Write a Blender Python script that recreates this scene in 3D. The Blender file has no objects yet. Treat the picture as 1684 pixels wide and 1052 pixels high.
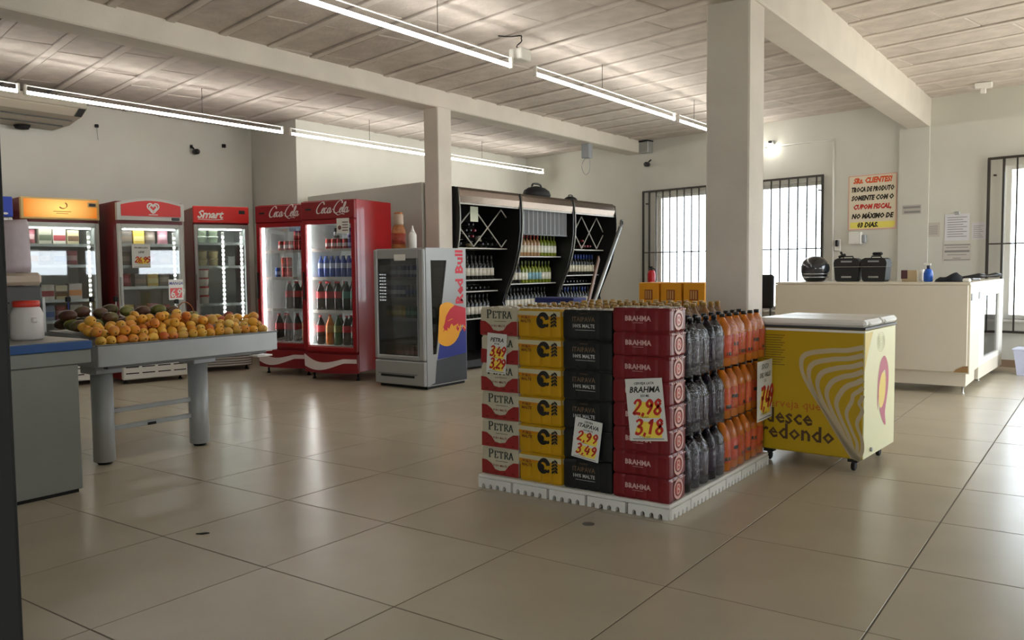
import bpy, bmesh, math, random
from mathutils import Vector, Matrix
from mathutils.geometry import tessellate_polygon
rnd = random.Random(7)
PI = math.pi
SC = bpy.context.scene
COL = SC.collection

# ------------------------------------------------------------------ camera, world, exposure
YAW, PITCH, ROLL = -0.61878662, 0.06141984, -0.00992086
cy_, sy_, cp_, sp_ = math.cos(YAW), math.sin(YAW), math.cos(PITCH), math.sin(PITCH)
fwd = Vector((sy_ * cp_, cy_ * cp_, -sp_))
r0 = Vector((cy_, -sy_, 0)); u0 = r0.cross(fwd)
right = math.cos(ROLL) * r0 + math.sin(ROLL) * u0
up = -math.sin(ROLL) * r0 + math.cos(ROLL) * u0
cam = bpy.data.objects.new('camera', bpy.data.cameras.new('camera'))
COL.objects.link(cam)
CAMP = Vector((2.90926, -2.25375, 1.25701))
cam.matrix_world = Matrix(((right.x, up.x, -fwd.x, CAMP.x), (right.y, up.y, -fwd.y, CAMP.y),
                           (right.z, up.z, -fwd.z, CAMP.z), (0, 0, 0, 1)))
cam.data.sensor_width = 36
cam.data.lens = 1391.59 / 1684 * 36
cam.data.clip_start = 0.05
SC.camera = cam

w = bpy.data.worlds.new('world'); SC.world = w; w.use_nodes = True
bg = w.node_tree.nodes['Background']
bg.inputs[0].default_value = (0.86, 0.93, 1.0, 1)
bg.inputs[1].default_value = 4.6
sun = bpy.data.objects.new('sun', bpy.data.lights.new('sun', 'SUN')); COL.objects.link(sun)
sun.data.energy = 9.0; sun.data.color = (1.0, 0.96, 0.91); sun.data.angle = 0.01
sun.rotation_euler = (0, math.radians(24), 0)      # high sun over the street on the right
SC.view_settings.view_transform = 'Standard'
SC.view_settings.look = 'None'
SC.view_settings.gamma = 1.0
SC.view_settings.use_curve_mapping = False
SC.view_settings.exposure = 0.78
TUBE_POWER = 16.0

# ------------------------------------------------------------------ materials
def lin(c):
    return c / 12.92 if c <= 0.04045 else ((c + 0.055) / 1.055) ** 2.4
def rgb(h):
    return tuple(lin(int(h[i:i + 2], 16) / 255) for i in (0, 2, 4)) + (1,)
MATS = {}
def mat(name, col, rough=0.5, metal=0.0, emit=0.0, noise=0.0, nscale=6.0, bump=0.0, bscale=60.0, alpha=None, coat=0.0, rand=0.0, spec=None, stretch=None):
    if name in MATS: return MATS[name]
    m = bpy.data.materials.new(name); m.use_nodes = True
    nt = m.node_tree; b = nt.nodes['Principled BSDF']
    c = rgb(col) if isinstance(col, str) else col
    b.inputs['Base Color'].default_value = c
    b.inputs['Roughness'].default_value = rough
    b.inputs['Metallic'].default_value = metal
    if spec is not None: b.inputs['Specular IOR Level'].default_value = spec
    if coat: b.inputs['Coat Weight'].default_value = coat
    if emit:
        b.inputs['Emission Color'].default_value = c
        b.inputs['Emission Strength'].default_value = emit
    src = None
    if noise or bump:
        tc = nt.nodes.new('ShaderNodeTexCoord'); vec = tc.outputs['Object']
        if stretch:
            mp = nt.nodes.new('ShaderNodeMapping'); mp.inputs['Scale'].default_value = stretch
            nt.links.new(vec, mp.inputs[0]); vec = mp.outputs[0]
    if noise or rand:
        hsv = nt.nodes.new('ShaderNodeHueSaturation'); hsv.inputs['Color'].default_value = c
        val = None
        if noise:
            n = nt.nodes.new('ShaderNodeTexNoise'); n.inputs['Scale'].default_value = nscale; n.inputs['Detail'].default_value = 5
            nt.links.new(vec, n.inputs['Vector'])
            mr = nt.nodes.new('ShaderNodeMapRange'); mr.inputs[1].default_value = 0.3; mr.inputs[2].default_value = 0.7
            mr.inputs[3].default_value = 1 - noise; mr.inputs[4].default_value = 1 + noise
            nt.links.new(n.outputs['Fac'], mr.inputs[0]); val = mr.outputs[0]
        if rand:
            oi = nt.nodes.new('ShaderNodeObjectInfo')
            m2 = nt.nodes.new('ShaderNodeMapRange'); m2.inputs[3].default_value = 1 - rand; m2.inputs[4].default_value = 1 + rand
            nt.links.new(oi.outputs['Random'], m2.inputs[0])
            if val:
                mu = nt.nodes.new('ShaderNodeMath'); mu.operation = 'MULTIPLY'
                nt.links.new(val, mu.inputs[0]); nt.links.new(m2.outputs[0], mu.inputs[1]); val = mu.outputs[0]
            else: val = m2.outputs[0]
        nt.links.new(val, hsv.inputs['Value'])
        nt.links.new(hsv.outputs[0], b.inputs['Base Color'])
    if bump:
        n2 = nt.nodes.new('ShaderNodeTexNoise'); n2.inputs['Scale'].default_value = bscale; n2.inputs['Detail'].default_value = 4
        nt.links.new(vec, n2.inputs['Vector'])
        bp = nt.nodes.new('ShaderNodeBump'); bp.inputs['Strength'].default_value = bump; bp.inputs['Distance'].default_value = 0.01
        nt.links.new(n2.outputs['Fac'], bp.inputs['Height']); nt.links.new(bp.outputs[0], b.inputs['Normal'])
    MATS[name] = m
    return m
def glassy(name, tint, refl=1.0, rough=0.02, base=0.0, bump=0.0, bscale=20):
    m = bpy.data.materials.new(name); m.use_nodes = True; nt = m.node_tree
    for n in list(nt.nodes): nt.nodes.remove(n)
    out = nt.nodes.new('ShaderNodeOutputMaterial'); mix = nt.nodes.new('ShaderNodeMixShader')
    tr = nt.nodes.new('ShaderNodeBsdfTransparent'); tr.inputs[0].default_value = tint
    gl = nt.nodes.new('ShaderNodeBsdfGlossy'); gl.inputs['Roughness'].default_value = rough
    fr = nt.nodes.new('ShaderNodeFresnel'); fr.inputs[0].default_value = 1.45
    ma = nt.nodes.new('ShaderNodeMath'); ma.operation = 'MULTIPLY_ADD'; ma.inputs[1].default_value = refl; ma.inputs[2].default_value = base
    nt.links.new(fr.outputs[0], ma.inputs[0]); nt.links.new(ma.outputs[0], mix.inputs[0])
    nt.links.new(tr.outputs[0], mix.inputs[1]); nt.links.new(gl.outputs[0], mix.inputs[2]); nt.links.new(mix.outputs[0], out.inputs[0])
    if bump:
        n2 = nt.nodes.new('ShaderNodeTexNoise'); n2.inputs['Scale'].default_value = bscale
        bp = nt.nodes.new('ShaderNodeBump'); bp.inputs['Strength'].default_value = bump; bp.inputs['Distance'].default_value = 0.02
        nt.links.new(n2.outputs['Fac'], bp.inputs['Height']); nt.links.new(bp.outputs[0], gl.inputs['Normal'])
    MATS[name] = m
    return m

WALL = mat('wall_paint', 'd0cec3', 0.75, noise=0.05, nscale=1.2, bump=0.08, bscale=25)
WALLSHADE = mat('partition_shade_tone', 'bdbcb2', 0.75, noise=0.04, nscale=2)  # greyer than the walls: the partition's shade is put into its colour
BEAM = mat('beam_paint', 'd3cbbf', 0.8, noise=0.05, nscale=3, bump=0.15, bscale=30)
CEILB = mat('ceiling_block_whitewash', 'c4b9af', 0.9, noise=0.13, nscale=5, bump=0.5, bscale=22, rand=0.07)
JOIST = mat('joist_whitewash', 'd2c8be', 0.9, noise=0.07, nscale=6, bump=0.3, bscale=30)
CEILV = mat('ceiling_gap', '6f675a', 0.95)
TILE = mat('porcelain_tile', 'b6ab95', 0.27, spec=.4, noise=0.045, nscale=2.4, bump=0.012, bscale=14, rand=0.025)
GROUT = mat('grout', '655a48', 0.9)
GROUND = mat('outdoor_concrete', 'c9c6bd', 0.9, noise=0.05)
BLACKF = mat('black_frame', '0a0a08', 0.8)
IRON = mat('grille_iron', '3d3833', 0.55, 0.3)
GLASS = glassy('clear_glass', (0.93, 0.95, 0.95, 1), 2.3)
GLASSW = glassy('window_glass', (0.96, 0.98, 0.98, 1), 0.8)
GLASSD = glassy('smoked_glass', (0.74, 0.75, 0.76, 1), 0.9)
FILM = glassy('shrink_film', (0.94, 0.94, 0.94, 1), 0.5, 0.08, 0.008, 0.7, 14)
WHITE = mat('white_enamel', 'e6e4dc', 0.35)
WHITEM = mat('white_paper', 'e9e7e0', 0.7)
SILVER = mat('silver_grey', 'a5a6a3', 0.35, 0.5)
GREYM = mat('grey_metal', '9a9da0', 0.4, 0.2)
DGREY = mat('dark_grey', '3a3b3b', 0.5)
BLACK = mat('black_plastic', '131313', 0.35)
BLACKM = mat('black_matt', '0e0d0c', 0.7)
RUBBER = mat('rubber', '1b1a19', 0.8)
REDC = mat('fridge_red', 'a50d16', 0.3, coat=0.3)
REDD = mat('fridge_dark_red', '7c0f17', 0.4)
REDB = mat('bright_red', 'd92a25', 0.4)
CHROME = mat('chrome', 'c8c8c8', 0.15, 1.0)
LEDM = mat('led_light', (1, 1, 0.98, 1), 0.5, emit=16.0)
LEDW = mat('led_weak', (0.95, 1, 0.98, 1), 0.5, emit=9.0)
TUBEM = mat('tube_light', (1.0, 0.98, 0.93, 1), 0.5, emit=TUBE_POWER)
INNER = mat('cabinet_liner', 'c9cdcd', 0.5)
INNERD = mat('dark_liner', 'c2c6c3', 0.5)
YEL = mat('yellow_print', 'e8b90c', 0.5)

# ------------------------------------------------------------------ mesh helpers
class MB:
    def __init__(s): s.v = []; s.f = []; s.mi = []; s.m = 0; s.sm = []
    def add(s, vs, fs, smooth=False, mi=None):
        o = len(s.v); s.v += [tuple(v) for v in vs]
        for f in fs:
            s.f.append([o + i for i in f]); s.mi.append(s.m if mi is None else mi); s.sm.append(smooth)
        return s
    def box(s, x0, x1, y0, y1, z0, z1, b=0.0):
        if b <= 0:
            vs = [(x, y, z) for z in (z0, z1) for y in (y0, y1) for x in (x0, x1)]
            return s.add(vs, [(0, 2, 3, 1), (4, 5, 7, 6), (0, 1, 5, 4), (2, 6, 7, 3), (0, 4, 6, 2), (1, 3, 7, 5)])
        c = ((x0 + x1) / 2, (y0 + y1) / 2, (z0 + z1) / 2); h = ((x1 - x0) / 2, (y1 - y0) / 2, (z1 - z0) / 2)
        b = min(b, min(h) * 0.9)
        vs = []; ix = {}
        for sx in (-1, 1):
            for sy in (-1, 1):
                for sz in (-1, 1):
                    for a in range(3):
                        d = [h[0], h[1], h[2]]
                        for k in range(3):
                            if k != a: d[k] -= b
                        ix[(sx, sy, sz, a)] = len(vs)
                        vs.append((c[0] + sx * d[0], c[1] + sy * d[1], c[2] + sz * d[2]))
        fs = []
        def quad(l):
            p = [Vector(vs[i]) for i in l]; n = (p[1] - p[0]).cross(p[2] - p[0]); ce = sum(p, Vector()) / len(p) - Vector(c)
            fs.append(l if n.dot(ce) > 0 else l[::-1])
        for a in range(3):
            o = [k for k in range(3) if k != a]
            for sg in (-1, 1):
                l = []
                for p, q in ((-1, -1), (1, -1), (1, 1), (-1, 1)):
                    t = [0, 0, 0]; t[a] = sg; t[o[0]] = p; t[o[1]] = q; l.append(ix[(t[0], t[1], t[2], a)])
                quad(l)
            for p in (-1, 1):
                for q in (-1, 1):
                    t = [0, 0, 0]; t[o[0]] = p; t[o[1]] = q
                    l = []
                    for sg, aa in ((-1, o[0]), (1, o[0]), (1, o[1]), (-1, o[1])):
                        t[a] = sg; l.append(ix[(t[0], t[1], t[2], aa)])
                    quad(l)
        for sx in (-1, 1):
            for sy in (-1, 1):
                for sz in (-1, 1): quad([ix[(sx, sy, sz, a)] for a in range(3)])
        return s.add(vs, fs)
    def lathe(s, prof, n=12, c=(0, 0, 0), axis='z', mis=None, smooth=True, a0=0.0):
        vs = []; fs = []; m = []
        def put(r, h, a):
            x, y = r * math.cos(a), r * math.sin(a)
            if axis == 'z': return (c[0] + x, c[1] + y, c[2] + h)
            if axis == 'y': return (c[0] + x, c[1] + h, c[2] - y)
            return (c[0] + h, c[1] + x, c[2] + y)
        k = len(prof)
        for r, h in prof:
            for i in range(n): vs.append(put(max(r, 1e-5), h, a0 + 2 * PI * i / n))
        o = len(s.v); s.v += vs
        for j in range(k - 1):
            mi = s.m if mis is None else mis[j]
            for i in range(n):
                s.f.append([o + j * n + i, o + j * n + (i + 1) % n, o + (j + 1) * n + (i + 1) % n, o + (j + 1) * n + i]); s.mi.append(mi); s.sm.append(smooth)
        if prof[0][0] > 1e-4: s.f.append([o + i for i in range(n)][::-1]); s.mi.append(s.m if mis is None else mis[0]); s.sm.append(False)
        if prof[-1][0] > 1e-4: s.f.append([o + (k - 1) * n + i for i in range(n)]); s.mi.append(s.m if mis is None else mis[-1]); s.sm.append(False)
        return s
    def cyl(s, x, y, z0, z1, r, n=12): return s.lathe([(r, z0), (r, z1)], n, (x, y, 0))
    def tube(s, pts, r, n=6, closed=False):
        P = [Vector(p) for p in pts]; k = len(P); rings = []
        for i, p in enumerate(P):
            a = P[i - 1] if (i or closed) else P[i]; b = P[(i + 1) % k] if (i < k - 1 or closed) else P[i]
            t = (b - a).normalized(); q = Vector((0, 0, 1)) if abs(t.z) < 0.95 else Vector((1, 0, 0))
            e1 = t.cross(q).normalized(); e2 = t.cross(e1)
            rr = r[i] if isinstance(r, (list, tuple)) else r
            rings.append([p + rr * (math.cos(2 * PI * j / n) * e1 + math.sin(2 * PI * j / n) * e2) for j in range(n)])
        vs = [v for g in rings for v in g]; fs = []
        for i in range(k if closed else k - 1):
            for j in range(n):
                a, b = i * n, ((i + 1) % k) * n
                fs.append((a + j, b + j, b + (j + 1) % n, a + (j + 1) % n))
        if not closed: fs += [tuple(range(n)), tuple(range((k - 1) * n, k * n))[::-1]]
        return s.add(vs, fs, True)
    def prism(s, poly, d0, d1, plane='xz'):
        # poly in plane, extruded along the third axis from d0 to d1
        def P(a, b, d):
            return {'xz': (a, d, b), 'yz': (d, a, b), 'xy': (a, b, d)}[plane]
        n = len(poly)
        vs = [P(a, b, d0) for a, b in poly] + [P(a, b, d1) for a, b in poly]
        tris = tessellate_polygon([[Vector((a, b, 0)) for a, b in poly]])
        fs = [tuple(t) for t in tris] + [tuple(n + i for i in t)[::-1] for t in tris]
        fs += [(i, (i + 1) % n, n + (i + 1) % n, n + i) for i in range(n)]
        return s.add(vs, fs)
    def mesh(s, name, mats):
        me = bpy.data.meshes.new(name)
        me.from_pydata(s.v, [], s.f); me.update()
        for m in (mats if isinstance(mats, (list, tuple)) else [mats]): me.materials.append(m)
        me.polygons.foreach_set('material_index', s.mi); me.polygons.foreach_set('use_smooth', s.sm)
        bm = bmesh.new(); bm.from_mesh(me); bmesh.ops.recalc_face_normals(bm, faces=bm.faces); bm.to_mesh(me); bm.free()
        return me
    def build(s, name, mats, parent=None, loc=(0, 0, 0), rot=(0, 0, 0)):
        return obj(name, s.mesh(name, mats), parent, loc, rot)
def obj(name, me, parent=None, loc=(0, 0, 0), rot=(0, 0, 0), scale=None):
    o = bpy.data.objects.new(name, me); COL.objects.link(o)
    o.location = loc; o.rotation_euler = rot
    if scale: o.scale = scale
    if parent: o.parent = parent
    return o
def thing(name, label, cat, loc=(0, 0, 0), rz=0.0, group=None, rot=None):
    o = bpy.data.objects.new(name, None); COL.objects.link(o); o.empty_display_size = 0.1
    o.location = loc; o.rotation_euler = rot or (0, 0, rz); tag(o, label, cat, group); return o
def tag(o, label, cat, group=None):
    o['label'] = label; o['category'] = cat
    if group: o['group'] = group
    return o
def struct(o, label=None):
    o['kind'] = 'structure'
    if label: o['label'] = label
    return o
def dup(root, loc, rz=None, label=None, group=None, rot=None):
    r = root.copy(); COL.objects.link(r); r.location = loc
    if rz is not None: r.rotation_euler = (0, 0, rz)
    if rot is not None: r.rotation_euler = rot
    if label: r['label'] = label
    if group: r['group'] = group
    for ch in list(root.children):
        c = ch.copy(); COL.objects.link(c); c.parent = r
        for g in list(ch.children):
            d = g.copy(); COL.objects.link(d); d.parent = c
    return r

# flat print: 2-D shapes mapped on a face.  face 'front' looks to -y, 'right' to +x, 'left' to -x, 'top' to +z
def on_face(face, o, d=0.001, ang=0.0):
    ca, sa = math.cos(ang), math.sin(ang)
    def f(u, v):
        u, v = u * ca - v * sa, u * sa + v * ca
        if face == 'front': return (o[0] + u, o[1] - d, o[2] + v)
        if face == 'right': return (o[0] + d, o[1] + u, o[2] + v)
        if face == 'left': return (o[0] - d, o[1] - u, o[2] + v)
        if face == 'back': return (o[0] - u, o[1] + d, o[2] + v)
        return (o[0] + u, o[1] + v, o[2] + d)
    return f
FONTCACHE = {}
def text_verts(s, size, bold, shear, align, space, sx):
    k = (s, size, bold, shear, align, space, sx)
    if k in FONTCACHE: return FONTCACHE[k]
    cu = bpy.data.curves.new('t', 'FONT'); cu.body = s; cu.size = size; cu.offset = bold * size; cu.shear = shear
    cu.align_x = align; cu.space_character = space; cu.resolution_u = 1; cu.fill_mode = 'FRONT'
    ob = bpy.data.objects.new('t', cu); COL.objects.link(ob)
    dg = bpy.context.evaluated_depsgraph_get(); dg.update()
    me = bpy.data.meshes.new_from_object(ob.evaluated_get(dg))
    vs = [(v.co.x * sx, v.co.y) for v in me.vertices]; fs = [tuple(p.vertices) for p in me.polygons]
    bpy.data.objects.remove(ob); bpy.data.curves.remove(cu); bpy.data.meshes.remove(me)
    FONTCACHE[k] = (vs, fs); return vs, fs
def add_text(mb, s, size, fn, bold=0.0, shear=0.0, align='CENTER', space=1.0, sx=1.0, du=0, dv=0):
    vs, fs = text_verts(s, size, bold, shear, align, space, sx)
    mb.add([fn(u + du, v + dv) for u, v in vs], fs)
def smooth_line(pts, k=5, closed=False):
    P = [Vector(p) for p in pts]; n = len(P); out = []
    for i in range(n if closed else n - 1):
        if closed: p0, p1, p2, p3 = P[i - 1], P[i], P[(i + 1) % n], P[(i + 2) % n]
        else: p0, p1, p2, p3 = P[max(i - 1, 0)], P[i], P[i + 1], P[min(i + 2, n - 1)]
        for j in range(k):
            t = j / k
            out.append(0.5 * ((2 * p1) + (-p0 + p2) * t + (2 * p0 - 5 * p1 + 4 * p2 - p3) * t * t + (-p0 + 3 * p1 - 3 * p2 + p3) * t ** 3))
    if not closed: out.append(P[-1])
    else: out.append(P[0])
    return out
def add_stroke(mb, pts, width, fn, nib=None, lo=0.35, smooth=4, sc=1.0, du=0, dv=0, shear=0.0, closed=False):
    P = smooth_line(pts, smooth, closed) if smooth else [Vector(p) for p in pts]
    P = [Vector((p[0] + shear * p[1], p[1])) for p in P]
    vs = []; n = len(P)
    for i, p in enumerate(P):
        t = (P[min(i + 1, n - 1)] - P[max(i - 1, 0)])
        if t.length < 1e-9: t = Vector((1, 0))
        t.normalize(); nn = Vector((-t.y, t.x))
        wd = width * 0.5
        if nib is not None: wd *= lo + (1 - lo) * abs(math.sin(math.atan2(t.y, t.x) - nib))
        for sg in (1, -1):
            q = p + nn * wd * sg; vs.append(fn(q.x * sc + du, q.y * sc + dv))
    mb.add(vs, [(2 * i, 2 * i + 1, 2 * i + 3, 2 * i + 2) for i in range(n - 1)])
def add_poly(mb, poly, fn, mi=None):
    tris = tessellate_polygon([[Vector((a, b, 0)) for a, b in poly]])
    mb.add([fn(a, b) for a, b in poly], [tuple(t) for t in tris], mi=mi)
def ell(cx, cy, rx, ry, n=20, a0=0, a1=2 * PI, tilt=0.0):
    out = []
    for i in range(n):
        a = a0 + (a1 - a0) * i / (n if abs(a1 - a0 - 2 * PI) < 1e-6 else n - 1)
        x, y = rx * math.cos(a), ry * math.sin(a)
        out.append((cx + x * math.cos(tilt) - y * math.sin(tilt), cy + x * math.sin(tilt) + y * math.cos(tilt)))
    return out
DIG = {'0': [ell(.3, .5, .26, .48, 14)], '1': [[(.12, .72), (.36, 1), (.3, .5), (.24, 0)]],
       '2': [[(.05, .72), (.2, .97), (.45, .95), (.5, .7), (.3, .4), (.04, .05), (.3, .07), (.58, .02)]],
       '3': [[(.06, .85), (.25, 1), (.48, .9), (.42, .65), (.22, .54), (.46, .45), (.5, .18), (.28, 0), (.04, .1)]],
       '4': [[(.3, 1), (.05, .4), (.3, .36), (.6, .4)], [(.48, .75), (.4, 0)]],
       '5': [[(.55, .97), (.18, .95), (.12, .58), (.4, .6), (.5, .3), (.3, .02), (.03, .1)]],
       '6': [[(.45, .98), (.16, .65), (.08, .25), (.28, 0), (.5, .2), (.36, .45), (.12, .35)]],
       '7': [[(.06, .92), (.3, .96), (.56, .95), (.36, .5), (.24, 0)], [(.15, .5), (.48, .52)]],
       '8': [[(.46, .82), (.28, 1), (.1, .8), (.28, .55), (.5, .25), (.28, 0), (.06, .22), (.3, .52), (.48, .8)]],
       '9': [[(.5, .7), (.3, .52), (.1, .72), (.28, .98), (.5, .75), (.42, .35), (.2, 0)]],
       ',': [[(.14, .1), (.04, -.14)]]}
def add_digits(mb, s, h, fn, du, dv, width=0.2, shear=0.18, adv=0.62):
    x = 0
    for i, ch in enumerate(s):
        for st in DIG[ch]:
            add_stroke(mb, [(a + x, b) for a, b in st], width, fn, nib=0.6, lo=0.6, smooth=3, sc=h, du=du, dv=dv, shear=shear, closed=(ch == '0'))
        x += 0.25 if ch == ',' else adv
# soft-drink script lettering
def add_script(mb, fn, sc, du, dv):
    C = lambda x, s: [(x + .98 * s, .86 * s), (x + .9 * s, 1.08 * s), (x + .66 * s, 1.12 * s), (x + .34 * s, .86 * s), (x + .1 * s, .42 * s), (x + .16 * s, .06 * s), (x + .42 * s, -.03 * s), (x + .78 * s, .16 * s), (x + 1.0 * s, .42 * s)]
    o = lambda x: ell(x + .2, .25, .15, .27, 12, tilt=-.25)
    def st(p, wd=.17, closed=False): add_stroke(mb, p, wd, fn, nib=0.35, lo=0.3, smooth=4, sc=sc, du=du, dv=dv, shear=.18, closed=closed)
    st(C(0, 1.0)); st(o(.72), closed=True)
    st([(1.36, .46), (1.24, .52), (1.12, .36), (1.14, .06), (1.3, 0), (1.46, .2)])
    st(o(1.46), closed=True); st([(1.84, .52), (1.76, .12), (1.86, .0), (2.02, .2)])
    st([(2.0, .3), (2.14, .36), (2.26, .3)], .12)
    st(C(2.2, 1.1)); st(o(3.0), closed=True)
    st([(3.42, .2), (3.66, .8), (3.66, 1.08), (3.52, .9), (3.44, .3), (3.5, .0), (3.64, .14)])
    st(o(3.62), closed=True); st([(4.02, .52), (3.94, .12), (4.04, .0), (4.22, .2)])
    st([(2.5, -.02), (2.9, -.26), (3.3, -.14), (3.7, -.2)], .12)
SERIF = {'P': [[(.2, 0), (.2, 1)], [(.2, .98), (.5, .98), (.68, .76), (.5, .5), (.2, .48)], [(.04, .02), (.38, .02)], [(.04, .98), (.3, .98)]],
         'E': [[(.2, 0), (.2, 1)], [(.04, .98), (.62, .98)], [(.2, .5), (.5, .5)], [(.04, .02), (.64, .02)], [(.62, .98), (.6, .78)], [(.63, .02), (.66, .24)]],
         'T': [[(.36, 0), (.36, 1)], [(.02, .98), (.7, .98)], [(.2, .02), (.52, .02)], [(.04, .98), (.03, .78)], [(.68, .98), (.69, .78)]],
         'R': [[(.2, 0), (.2, 1)], [(.2, .98), (.48, .98), (.64, .76), (.48, .52), (.2, .5)], [(.04, .02), (.36, .02)], [(.04, .98), (.3, .98)], [(.4, .5), (.78, .0)]],
         'A': [[(.08, 0), (.38, 1)], [(.38, 1), (.7, 0)], [(.2, .35), (.58, .35)], [(.0, .02), (.2, .02)], [(.56, .02), (.84, .02)]]}
def add_serif(mb, s, h, fn, du, dv, first=1.2):
    x = 0
    for i, ch in enumerate(s):
        k = first if i == 0 else 1.0
        for j, st in enumerate(SERIF[ch]):
            curved = len(st) > 3
            add_stroke(mb, [(a * k, b * k) for a, b in st], .2 * k, fn, nib=0.0, lo=0.38, smooth=4 if curved else 0, sc=h, du=du + x * h, dv=dv)
        x += .86 * k
HEART = [(0, -.9), (-.55, -.35), (-.98, .2), (-.9, .72), (-.5, .92), (-.15, .72), (0, .42), (.15, .72), (.5, .92), (.9, .72), (.98, .2), (.55, -.35)]

# ------------------------------------------------------------------ the setting
S = 0.75
def wy(x): return 9.94 - 0.225 * x               # back wall line
ANG = math.atan(-0.225)
CA, SA = math.cos(ANG), math.sin(ANG)
CEIL = 3.35
# floor: grout slab, then tiles
fl = struct(MB().box(-8, 5.2, -4.2, 12, -0.12, -0.0015).build('floor', GROUT), 'floor of large beige porcelain tiles with thin joints')
tb = MB().box(-.3715, .3715, -.3715, .3715, -.012, 0, .0008).mesh('tile', TILE)
cells = []
for i in range(-6, 16):
    for j in range(-11, 7):
        cx, cyy = (j + .5) * S, (i + .5) * S
        if cx < -7.7 or cx > 5 or cyy > wy(cx) + .3 or (cyy > 5.9 and cx < -6.3): continue
        d = Vector((cx, cyy, 0)) - CAMP; z = d.dot(fwd)
        vis = z > 0.2 and abs(d.dot(right) / z) < .75 and -.65 < d.dot(up) / z < .2
        cells.append((not vis, z if z > 0 else 99, cx, cyy))
cells.sort()
rest = MB()
for k, (nv, z, cx, cyy) in enumerate(cells):
    if k < 280 and not nv: obj('tile', tb, fl, (cx, cyy, rnd.uniform(-.0006, .0004)), (0, 0, rnd.choice((0, 1, 2, 3)) * PI / 2))
    else: rest.box(cx - .373, cx + .373, cyy - .373, cyy + .373, -.012, 0)
ro = rest.build('tile_field', TILE, fl); ro['kind'] = 'stuff'

# ceiling of joists and blocks, rows parallel to the back wall
ce = struct(MB().box(-8, 5.2, -4.3, 12.2, CEIL + .045, CEIL + .25).build('ceiling', CEILV), 'whitewashed beam and block ceiling')
ROW = 0.505
for r in range(0, 19):
    n0 = -r * ROW
    def pt(u, n): return (u * CA - n * SA, 9.94 + u * SA + n * CA)
    u0_, u1_ = -8.1, 5.2
    jm = MB().box(u0_, u1_, -.04, .04, -.004, .05, .006)
    if -.055 + n0 > -9.6:
        x, y = pt(0, n0 - ROW + .05)
        j = jm.build('joist', JOIST, ce, (x, y, CEIL), (0, 0, ANG))
    u = u0_ + rnd.uniform(-.5, 0)
    while u < u1_:
        L = .93 if rnd.random() < .7 else .6
        x, y = pt(u + L / 2, n0 - .2025 + (rnd.uniform(-.013, .013) if rnd.random() < .5 else 0))
        if x < 5.1 and x > -7.75 and y < 11.6:
            if rnd.random() < .0: pass
            key = 'blk%.2f' % L
            if key not in MATS: MATS[key] = MB().box(-L / 2 + .004, L / 2 - .004, -.203, .203, 0, .05, .005).mesh('ceiling_block', CEILB)
            obj('ceiling_block', MATS[key], ce, (x, y, CEIL + rnd.uniform(.0, .012)), (rnd.uniform(-.008, .008), rnd.uniform(-.003, .003), ANG))
        u += L
# walls
def oblique(name, m, rects, t0, t1, label):
    """boxes (u0,u1,z0,z1) in the back wall's own plane, thickness t0..t1 behind it, as one object"""
    mb = MB()
    for a, b, c, d in rects: mb.box(a, b, t0, t1, c, d)
    return struct(mb.build(name, m, None, (0, 9.94, 0), (0, 0, ANG)), label)
W1 = (-3.36, -.47, .60, 2.44); W2 = (1.80, 3.6, .58, 2.43)
ux = lambda X: X / CA
a1, b1, a2, b2 = ux(W1[0]), ux(W1[1]), ux(W2[0]), ux(W2[1])
oblique('wall_back', WALL, [(-8, a1, 0, 3.4), (b1, a2, 0, 3.4), (b2, 5.3, 0, 3.4), (a1, b1, 0, W1[2]), (a1, b1, W1[3], 3.4), (a2, b2, 0, W2[2]), (a2, b2, W2[3], 3.4)], 0, .18, 'off-white plastered back wall with two barred window openings')
for n, (a, b, c, d) in enumerate(((a1, b1, W1[2], W1[3]), (a2, b2, W2[2], W2[3]))):
    mb = MB()
    for q in ((a, a + .05, c, d), (b - .05, b, c, d), (a + .05, b - .05, c, c + .05), (a + .05, b - .05, d - .05, d), ((a + b) / 2 - .03, (a + b) / 2 + .03, c + .05, d - .05)):
        mb.box(q[0], q[1], .09, .13, q[2], q[3])
    wn = struct(mb.build('window_%d' % (n + 1), WHITE, None, (0, 9.94, 0), (0, 0, ANG)), 'wide window with white frame behind an iron grille')
    for p, q in ((a + .05, (a + b) / 2 - .03), ((a + b) / 2 + .03, b - .05)):
        MB().box(p, q, .107, .112, c + .05, d - .05).build('pane', GLASSW, wn)
    MB().box(a - .04, b + .04, -.03, .1, c - .03, c).build('window_sill', WHITE, wn)
struct(MB().box(-7.9, -7.7, -4.2, 6.1, 0, 3.4).build('wall_left', WALL), 'left wall behind the upright fridges')
struct(MB().prism([(-7.9, 5.98), (-6.43, 5.72), (-6.43, 11.6), (-7.9, 11.9)], 0, 3.4, 'xy').build('wall_left_back', WALL), 'projecting wall block left of the wine racks')
struct(MB().prism([(-6.43, 5.91), (-3.86, 5.42), (-3.86, 5.54), (-6.43, 6.03)], 0, 2.29, 'xy').build('wall_partition', WALLSHADE), 'low partition wall, shade painted grey, between the pillar and left wall')
mb = MB()
for q in ((-4.2, 2.7, 0, 3.4), (2.7, 5.2, 0, 1.2), (2.7, 5.2, 1.75, 3.4), (5.2, 5.7, 0, 3.4), (5.7, 9.6, 2.75, 3.4), (9.6, 11.0, 0, 3.4)): mb.box(5.0, 5.2, q[0], q[1], q[2], q[3])
struct(mb.build('wall_right', WALL), 'right wall with a high window and a wide open shop door, out of frame')
mb = MB()

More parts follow.
